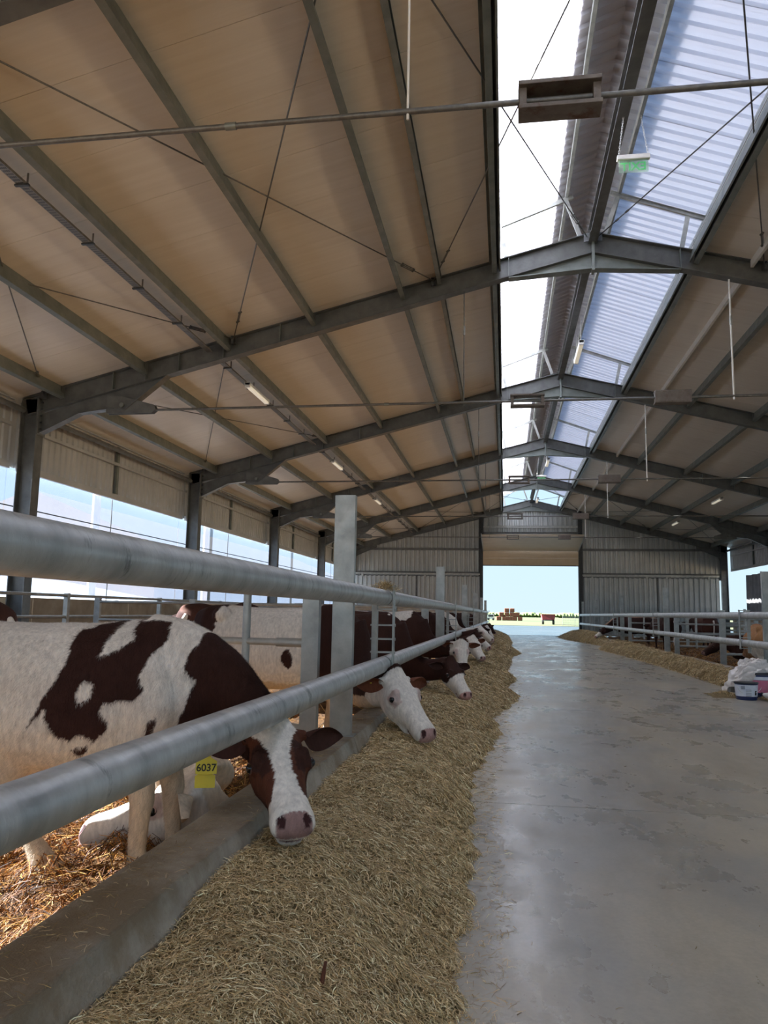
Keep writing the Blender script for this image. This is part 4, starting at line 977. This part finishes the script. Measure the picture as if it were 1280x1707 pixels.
# sticks
st_ = MB().bar((-.845, 5.28, -.93), (-.66, 4.95, -.905), .035, .025).build('wooden_slat', 'black', None, at=(-.75, 5.1, -.93), bevel=.004)
tag(st_, 'dark flat strip lying on the hay below the white face', 'strip')
tw = MB().path([(-.44, 1.93, -.96), (-.445, 1.95, -.92), (-.44, 1.965, -.885), (-.435, 1.97, -.85)], [.004, .007, .006, .004], 7).build('twig', 'bale', None, at=(-.44, 1.95, -.96), smooth=True)
tag(tw, 'short brown stalk standing in the near hay', 'twig')

# ------------------------------------------------------------------ pails, bag and bottle by the right rail
def pail(c, r, h, body, label, band, bandm, lid=True):
    t = empty('paint_pail', c, label=label, cat='pail')
    MB().lathe(c, [(r*.86, 0), (r*.88, .01), (r*.98, h*.9), (r*.98, h), (r*.93, h), (r*.83, .02)], 28).build('tub', body, t, smooth=True)
    zc = lambda q: r*(.88+.10*q/.9)
    MB().lathe(c, [(zc(band[0])+.002, h*band[0]), (zc(band[1])+.002, h*band[1])], 28).build('label_band', bandm, t, smooth=True)
    if lid: MB().lathe(c, [(r*1.0, h*.93), (r*1.05, h*.94), (r*1.05, h*1.0), (r*1.02, h*1.03), (r*.2, h*1.035), (.001, h*1.035)], 28).build('lid', 'black', t, smooth=True)
    cc = V(c); MB().path([cc+V((r*1.0*math.cos(a), r*1.0*math.sin(a)*.3-r*1.0, h*.78-.09*math.sin((a))*1.0)) for a in [PI*k/14 for k in range(15)]], .003, 6).build('handle', 'white', t, smooth=True)
    return t
p1 = pail((3.18, 11.1, FLZ), .145, .225, 'navy', 'small navy and white pail with black lid, in front of the larger pail', (.22, .88), 'paper')
cc = V((3.18, 11.1, FLZ))
for a, w_, h0, h1, m_ in ((-1.9, .5, .25, .6, 'ink'), (-1.0, .22, .3, .55, 'ink'), (-2.3, .35, .65, .8, 'navy')):
    mb = MB(); pts0, pts1 = [], []
    for k in range(6):
        q = a+w_*k/5; rr = .145*(.88+.1*h0/.9)+.004; pts0.append(cc+V((rr*math.cos(q), rr*math.sin(q), .225*h0))); rr = .145*(.88+.1*h1/.9)+.004; pts1.append(cc+V((rr*math.cos(q), rr*math.sin(q), .225*h1)))
    if m_ == 'ink' and w_ < .3:
        for k in range(5): mb.bar(pts0[k], pts1[k], .003, .003)
    else:
        for q in np.linspace(0, 1, 5):
            mb.path([p.lerp(r2, q) for p, r2 in zip(pts0, pts1)], .0025, 4)
    mb.build('print', m_, p1)
pail((3.46, 11.5, FLZ), .20, .33, 'navy', 'larger navy pail with pink label band under the white bag', (.22, .72), 'pink')
MB().lathe((3.46, 11.5, FLZ), [(.196, .242), (.199, .285)], 28).build('label_band', 'paper', [o for o in bpy.data.objects if o.name == 'paint_pail.001'][0], smooth=True)
# crumpled white bag draped over the pail
nb = 34; vs = []; fs = []
for j in range(nb+1):
    for i in range(36):
        a = 2*PI*i/36; t = j/nb; rr = .02+.27*math.sin(t*PI/2)**.7; z = .50-.42*max(0, t-.15)**1.4
        nn = noise.noise(V((math.cos(a)*1.6, math.sin(a)*1.6, t*3+4)))*.08*min(1, t*3)+abs(noise.noise(V((math.cos(a)*4, math.sin(a)*4, t*6))))*.07-.02+noise.noise(V((math.cos(a)*9, math.sin(a)*9, t*14)))*.02
        k = 1+(.25 if math.cos(a+.3) < 0 else 0)*t
        vs.append((3.40+(rr*k+nn)*math.cos(a), 11.58+(rr*.8+nn)*math.sin(a), FLZ+max(.03, z-(.16*t*max(0, -math.cos(a+.2)))-(.0 if math.sin(a) > -.3 else -.06*t)+nn*.8)))
for j in range(nb):
    for i in range(36): fs.append((j*36+i, j*36+(i+1) % 36, (j+1)*36+(i+1) % 36, (j+1)*36+i))
fs.append(tuple(range(35, -1, -1)))
bg_ = MB().add(vs, fs).build('plastic_bag', 'bag', None, at=(3.4, 11.55, FLZ), smooth=True); tag(bg_, 'crumpled white woven plastic bag draped over the larger pail', 'bag')
so_ = bg_.modifiers.new('t', 'SOLIDIFY'); so_.thickness = .003
bt = empty('bottle', (3.5, 10.98, FLZ), label='clear wrapped bottle lying on the floor beside the small pail', cat='bottle')
MB().path([(3.40, 11.12, FLZ+.07), (3.44, 11.06, FLZ+.06), (3.50, 10.98, FLZ+.05), (3.56, 10.90, FLZ+.045)], [.02, .045, .045, .035], 14).build('body', 'bag', bt, smooth=True)
MB().tube((3.385, 11.15, FLZ+.075), (3.40, 11.12, FLZ+.07), .022, 12).build('cap', 'black', bt, smooth=True)
hc = MB(); 
clod = grid('hay_clod', lambda x, y: FLZ+.055*np.exp(-((x-3.02)**2/.02+(y-11.55)**2/.03)), c_(2.8), c_(3.25), 11.2, 11.9, 14, 14, 'haybase', 'small flat clod of hay left of the pails', 'hay')
strands('hay_strands', np.c_[rng.normal(3.02, .09, 500), rng.normal(11.55, .12, 500)], lambda x, y: FLZ+.055*np.exp(-((x-3.02)**2/.02+(y-11.55)**2/.03)), PAL, .02, .06, .0013, .01, clod, seed=14)

# ------------------------------------------------------------------ lamps, signs, trays
def strip_lamp(c, d, label, L=1.25, chain=None):
    t = empty('strip_lamp', c, label=label, cat='lamp'); c = V(c); d = V(d).normalized()
    MB().prism([(-.045, -.02), (.045, -.02), (.05, .03), (-.05, .03)], c-d*L/2, c+d*L/2).build('housing', 'white', t, bevel=.004)
    MB().prism([(-.04, -.06), (.04, -.06), (.05, -.02), (-.05, -.02)], c-d*(L/2-.03), c+d*(L/2-.03)).build('diffuser', 'lampglow', t, bevel=.01)
    for e in (-1, 1):
        MB().prism([(-.05, -.065), (.05, -.065), (.055, .035), (-.055, .035)], c+d*e*(L/2-.04), c+d*e*(L/2)).build('end_cap', 'white', t)
        q = c+d*e*(L/2-.15)
        if chain: MB().tube(q+V((0, 0, .03)), q+V((0, 0, chain)), .004, 6).build('chain', 'white', t)
        else: MB().bar(q+V((0, 0, .03)), q+V((0, 0, .22)), .03, .004).build('bracket', 'galv', t)
    return t
strip_lamp((RX+.12, 16.0, 5.50), (0, 1, 0), 'white strip lamp hanging under the ridge beam beyond the second frame apex', chain=.55)
strip_lamp((RX+.12, 27.9, 5.50), (0, 1, 0), 'white strip lamp under the ridge beam, third bay back', chain=.55)
strip_lamp((RX+.12, 36.9, 5.45), (0, 1, 0), 'small white strip lamp near the end wall under the ridge', chain=.55)
for y, lab in ((14.35, 'unlit strip lamp beside the cable tray, left slope, just beyond the second frame'), (21.8, 'strip lamp beside the cable tray, left slope, beyond the third frame'), (29.2, 'strip lamp beside the cable tray, left slope, far bay')):
    strip_lamp((-4.86, y, rz(-4.86)-.30), (0, 1, 0), lab)
for y, lab in ((22.0, 'strip lamp on the right slope beyond the third frame'), (29.5, 'strip lamp on the right slope, far bay'), (36.5, 'strip lamp on the right slope, last bay')):
    strip_lamp((2*RX+4.86, y, rz(-4.86)-.30), (0, 1, 0), lab)
# perforated cable tray slung below the fourth purlin
ct = empty('cable_tray', (-4.98, 4.9, rz(-4.98)-.26), label='long perforated cable tray slung under the thick purlin on the left roof slope', cat='cable tray')
xt = -4.98; zt_ = rz(xt)-.20
for a, b in zip(FRY[1:], FRY[2:]):
    MB().prism([(-.05, 0), (.05, 0), (.05, .03), (.045, .03), (.045, .004), (-.045, .004), (-.045, .03), (-.05, .03)], (xt, a+.15, zt_), (xt, b-.15, zt_)).build('tray', 'cable', ct)
    sl = MB()
    if a < 20:
        y = a+.2
        while y < b-.2:
            for dx in (-.03, -.01, .01, .03): sl.box(xt+dx-.006, xt+dx+.006, y, y+.03, zt_-.0015, zt_+.001)
            y += .055
        sl.build('slots', 'bolt', ct, kind='stuff')
    MB().path([(xt+.0, a+.15+i*(b-a-.3)/6, zt_+.02) for i in range(7)], .012, 6).build('cable', 'rubber', ct)
    for y in np.arange(a+.7, b-.3, 1.3):
        MB().bar((xt-.07, y, zt_-.01), (xt+.09, y, zt_-.01), .035, .02).build('hanger', 'bolt', ct)
        MB().bar((xt+.07, y, zt_-.01), (xt+.07, y, zt_+.12), .02, .006, (0, 1, 0)).build('hanger_strap', 'cable', ct)
def exit_sign(c, label, sc_=1.0, top=None):
    t = empty('exit_sign', c, label=label, cat='sign'); c = V(c)
    MB().box(c.x-.19*sc_, c.x+.19*sc_, c.y-.03*sc_, c.y+.03*sc_, c.z-.03*sc_, c.z+.03*sc_).build('housing', 'white', t, bevel=.006)
    MB().box(c.x-.17*sc_, c.x+.17*sc_, c.y-.004, c.y+.004, c.z-.19*sc_, c.z-.03*sc_).build('acrylic_plate', 'clearplastic', t)
    m = text_mesh('EXIT', .145*sc_, .002); m.transform(Matrix.Translation(V((0, .006, -.115*sc_)))@Matrix.Rotation(PI, 4, 'Z')@Matrix.Rotation(PI/2, 4, 'X')); m.materials.append(M['exitglow'])
    o = bpy.data.objects.new('letters', m); COL.objects.link(o); o.parent = t
    bar_ = MB()
    for s in (-1, 1):
        pts = [c+V((s*.17*sc_, 0, .03)), c+V((s*.10*sc_, .02, (top or .75)))]; n = 16; ch = MB()
        for k in range(n):
            p = pts[0].lerp(pts[1], k/n); q = pts[0].lerp(pts[1], (k+1.25)/n); off = V((.007, 0, 0)) if k % 2 else V((0, .007, 0))
            ch.path([p-off, p+off, q+off, q-off, p-off], .0022, 4)
        ch.build('chain', 'white', t)
    return t
exit_sign((1.54, 8.95, 5.47), 'hanging green EXIT sign seen reversed, nearest the camera under the lantern', top=.55)
exit_sign((1.42, 29.9, 5.35), 'small far EXIT sign hanging under the ridge', top=.7)

# ------------------------------------------------------------------ torn tarpaulins at right wall
for i, (y0, y1, z0, z1, lab) in enumerate(((36.2, 39.6, .17, 2.1, 'grey tarpaulin sagging in folds in the right wall opening near the end wall'), (34.9, 36.1, .17, 2.3, 'grey tarpaulin sheet closing the right wall opening, nearer piece'))):
    n = 26; x = XR+.25
    mb = MB(); b0 = [(x+.06*math.sin(j*1.9+i), y0+(y1-y0)*j/n, z0) for j in range(n+1)]; b1 = [(x+.03*math.sin(j*1.9+i), y0+(y1-y0)*j/n, z1+.01*math.sin(j*.8)) for j in range(n+1)]
    o = mb.sheet(b0, b1, (.01, 0, 0)).build('tarpaulin', 'greywrap', None, at=(x, (y0+y1)/2, z0), smooth=True); tag(o, lab, 'tarpaulin')

# ------------------------------------------------------------------ outside
M['dirt'] = mat('dry_yard_soil', 'a08a6c', 'b39d7e', .5, .95, world=True)
yd = MB().box(-14, 22, 42.2, 84, FLZ-.3, FLZ-.04).build('yard_ground', 'asphalt', None, kind='structure')
gr = MB().box(-900, 900, 84, 2200, FLZ-.4, FLZ-.02).build('field_ground', 'grass', None, kind='structure')
MB().box(-300, -9.4, -60, 84, FLZ-.4, FLZ-.06).build('yard_ground', 'dirt', None, kind='structure')
MB().box(12.3, 300, -60, 84, FLZ-.4, FLZ-.06).build('yard_ground', 'dirt', None, kind='structure')
MB().box(-9.4, 12.3, -60, -9.0, FLZ-.4, FLZ-.03).build('yard_ground', 'asphalt', None, kind='structure')
MB().box(DX0, DX1, 41.9, 42.2, FLZ-.1, FLZ+.012).build('sill', 'galv', None, kind='structure')
tr = empty('farm_trailer', (5.25, 97, FLZ), label='red box trailer parked on the field beyond the doorway', cat='trailer')
MB().prism([(-.72, .0), (.72, .0), (.82, .62), (-.82, .62)], (5.25, 96, FLZ+.58), (5.25, 98.6, FLZ+.58)).build('box', 'red', tr)
MB().box(4.42, 6.08, 95.95, 98.65, FLZ+1.18, FLZ+1.24).build('top_rim', 'red', tr)
MB().box(4.8, 5.7, 95.9, 98.6, FLZ+.45, FLZ+.58).build('chassis', 'black', tr)
for s in (-1, 1): MB().tube((5.25+s*.5, 96.8, FLZ+.3), (5.25+s*.75, 96.8, FLZ+.3), .3, 18).build('wheel', 'rubber', tr, smooth=True)
bp = empty('bale_stack', (.9, 150, FLZ), label='stepped rust-brown bale stack on the field horizon', cat='bales')
for r0, n in enumerate((5, 4, 2)):
    for k in range(n): MB().box(.9+(k-n/2)*.98+.02+rng.uniform(-.1, .1), .9+(k-n/2)*.98+.95, 149, 151, FLZ+.0+r0*.78, FLZ+.76+r0*.78).build('bale', 'bale', bp, bevel=.08)
for i, (x, wd, h, lab) in enumerate(((-2.6, 1.4, 1.15, 'white distant van left of the bale stack'), (-4.4, 1.2, 1.0, 'second white distant van beside the door jamb'))):
    v_ = empty('van', (x, 150, FLZ), label=lab, cat='van')
    MB().prism([(-wd/2, .2), (wd/2, .2), (wd/2, h*.6), (wd*.38, h), (-wd*.4, h), (-wd/2, h*.55)], (x, 149.5, FLZ), (x, 151, FLZ)).build('body', 'white', v_)
    MB().box(x-wd*.35, x+wd*.35, 149.45, 149.5, FLZ+h*.6, FLZ+h*.9).build('window', 'black', v_)
    for s in (-1, 1): MB().tube((x+s*wd*.33, 149.4, FLZ+.2), (x+s*wd*.33, 149.7, FLZ+.2), .2, 12).build('wheel', 'rubber', v_)
mf = empty('mesh_fence', (8, 86, FLZ), label='pale green mesh fence panels to the right beyond the doorway', cat='fence')
for k in range(8):
    x0 = 6.2+k*1.3; MB().box(x0-.02, x0+.02, 86, 86.04, FLZ, FLZ+1.2).build('post', 'galv', mf)
    wr = MB()
    for j in range(1, 13): wr.box(x0+j*.1-.006, x0+j*.1+.006, 86, 86.01, FLZ+.05, FLZ+1.15)
    for j in range(5): wr.box(x0, x0+1.3, 86, 86.01, FLZ+.08+j*.26, FLZ+.095+j*.26)
    wr.build('wire_panel', 'galv', mf, kind='stuff')
M['leaf'] = mat('dark_hedge', '4f6038', '6b7a4a', .6, .95, bump=.6, bscale=3)
hd = MB()
for k in range(60):
    x = -40+k*1.6; hd.ball((x+rng.uniform(-.4, .4), 420, FLZ+1.2), (rng.uniform(2, 4), 3, rng.uniform(.7, 1.7)), 8, 6)
tag(hd.build('hedge', 'leaf', None, kind='stuff'), 'thin dark hedge line along the field horizon', 'hedge')
# tan building and low shed seen through the left opening
tb = empty('tan_building', (-24, 60, FLZ), label='long tan farm building with shallow gable beyond the left nets', cat='building')
MB().box(-34, -19, 40, 95, FLZ, 3.4).build('wall', 'stucco', tb)
MB().add([(-35, 39.5, 3.4), (-18.4, 39.5, 3.4), (-26.5, 39.5, 6.6), (-35, 96, 3.4), (-18.4, 96, 3.4), (-26.5, 96, 6.6)], [(0, 1, 2), (5, 4, 3), (0, 2, 5, 3), (1, 4, 5, 2), (0, 3, 4, 1)]).build('roof', 'stucco', tb)
sh = empty('low_shed', (-13.5, 18, FLZ), label='low pale blue roofed shed just outside the left concrete wall', cat='shed')
MB().box(-15.6, -11.8, 8, 26, FLZ, .15).build('wall', 'stucco', sh)
for k in range(18):
    y = 8+k; MB().add([(-11.5, y+.01, .2), (-11.5, y+.99, .2), (-16, y+.99, .95), (-16, y+.01, .95), (-11.5, y+.01, .14), (-11.5, y+.99, .14), (-16, y+.99, .89), (-16, y+.01, .89)],
        [(0, 1, 2, 3), (7, 6, 5, 4), (0, 4, 5, 1), (1, 5, 6, 2), (2, 6, 7, 3), (3, 7, 4, 0)]).build('roof_sheet', 'sheetwhite', sh)
for y, lab in ((22, 'pale concrete pole outside the left net, nearer'), (31, 'pale concrete pole outside the left net, farther')):
    o = MB().tube((-12.5, y, FLZ), (-12.5, y, 5), .13, 12).build('yard_pole', 'stucco', None, at=(-12.5, y, FLZ), smooth=True); tag(o, lab, 'pole')
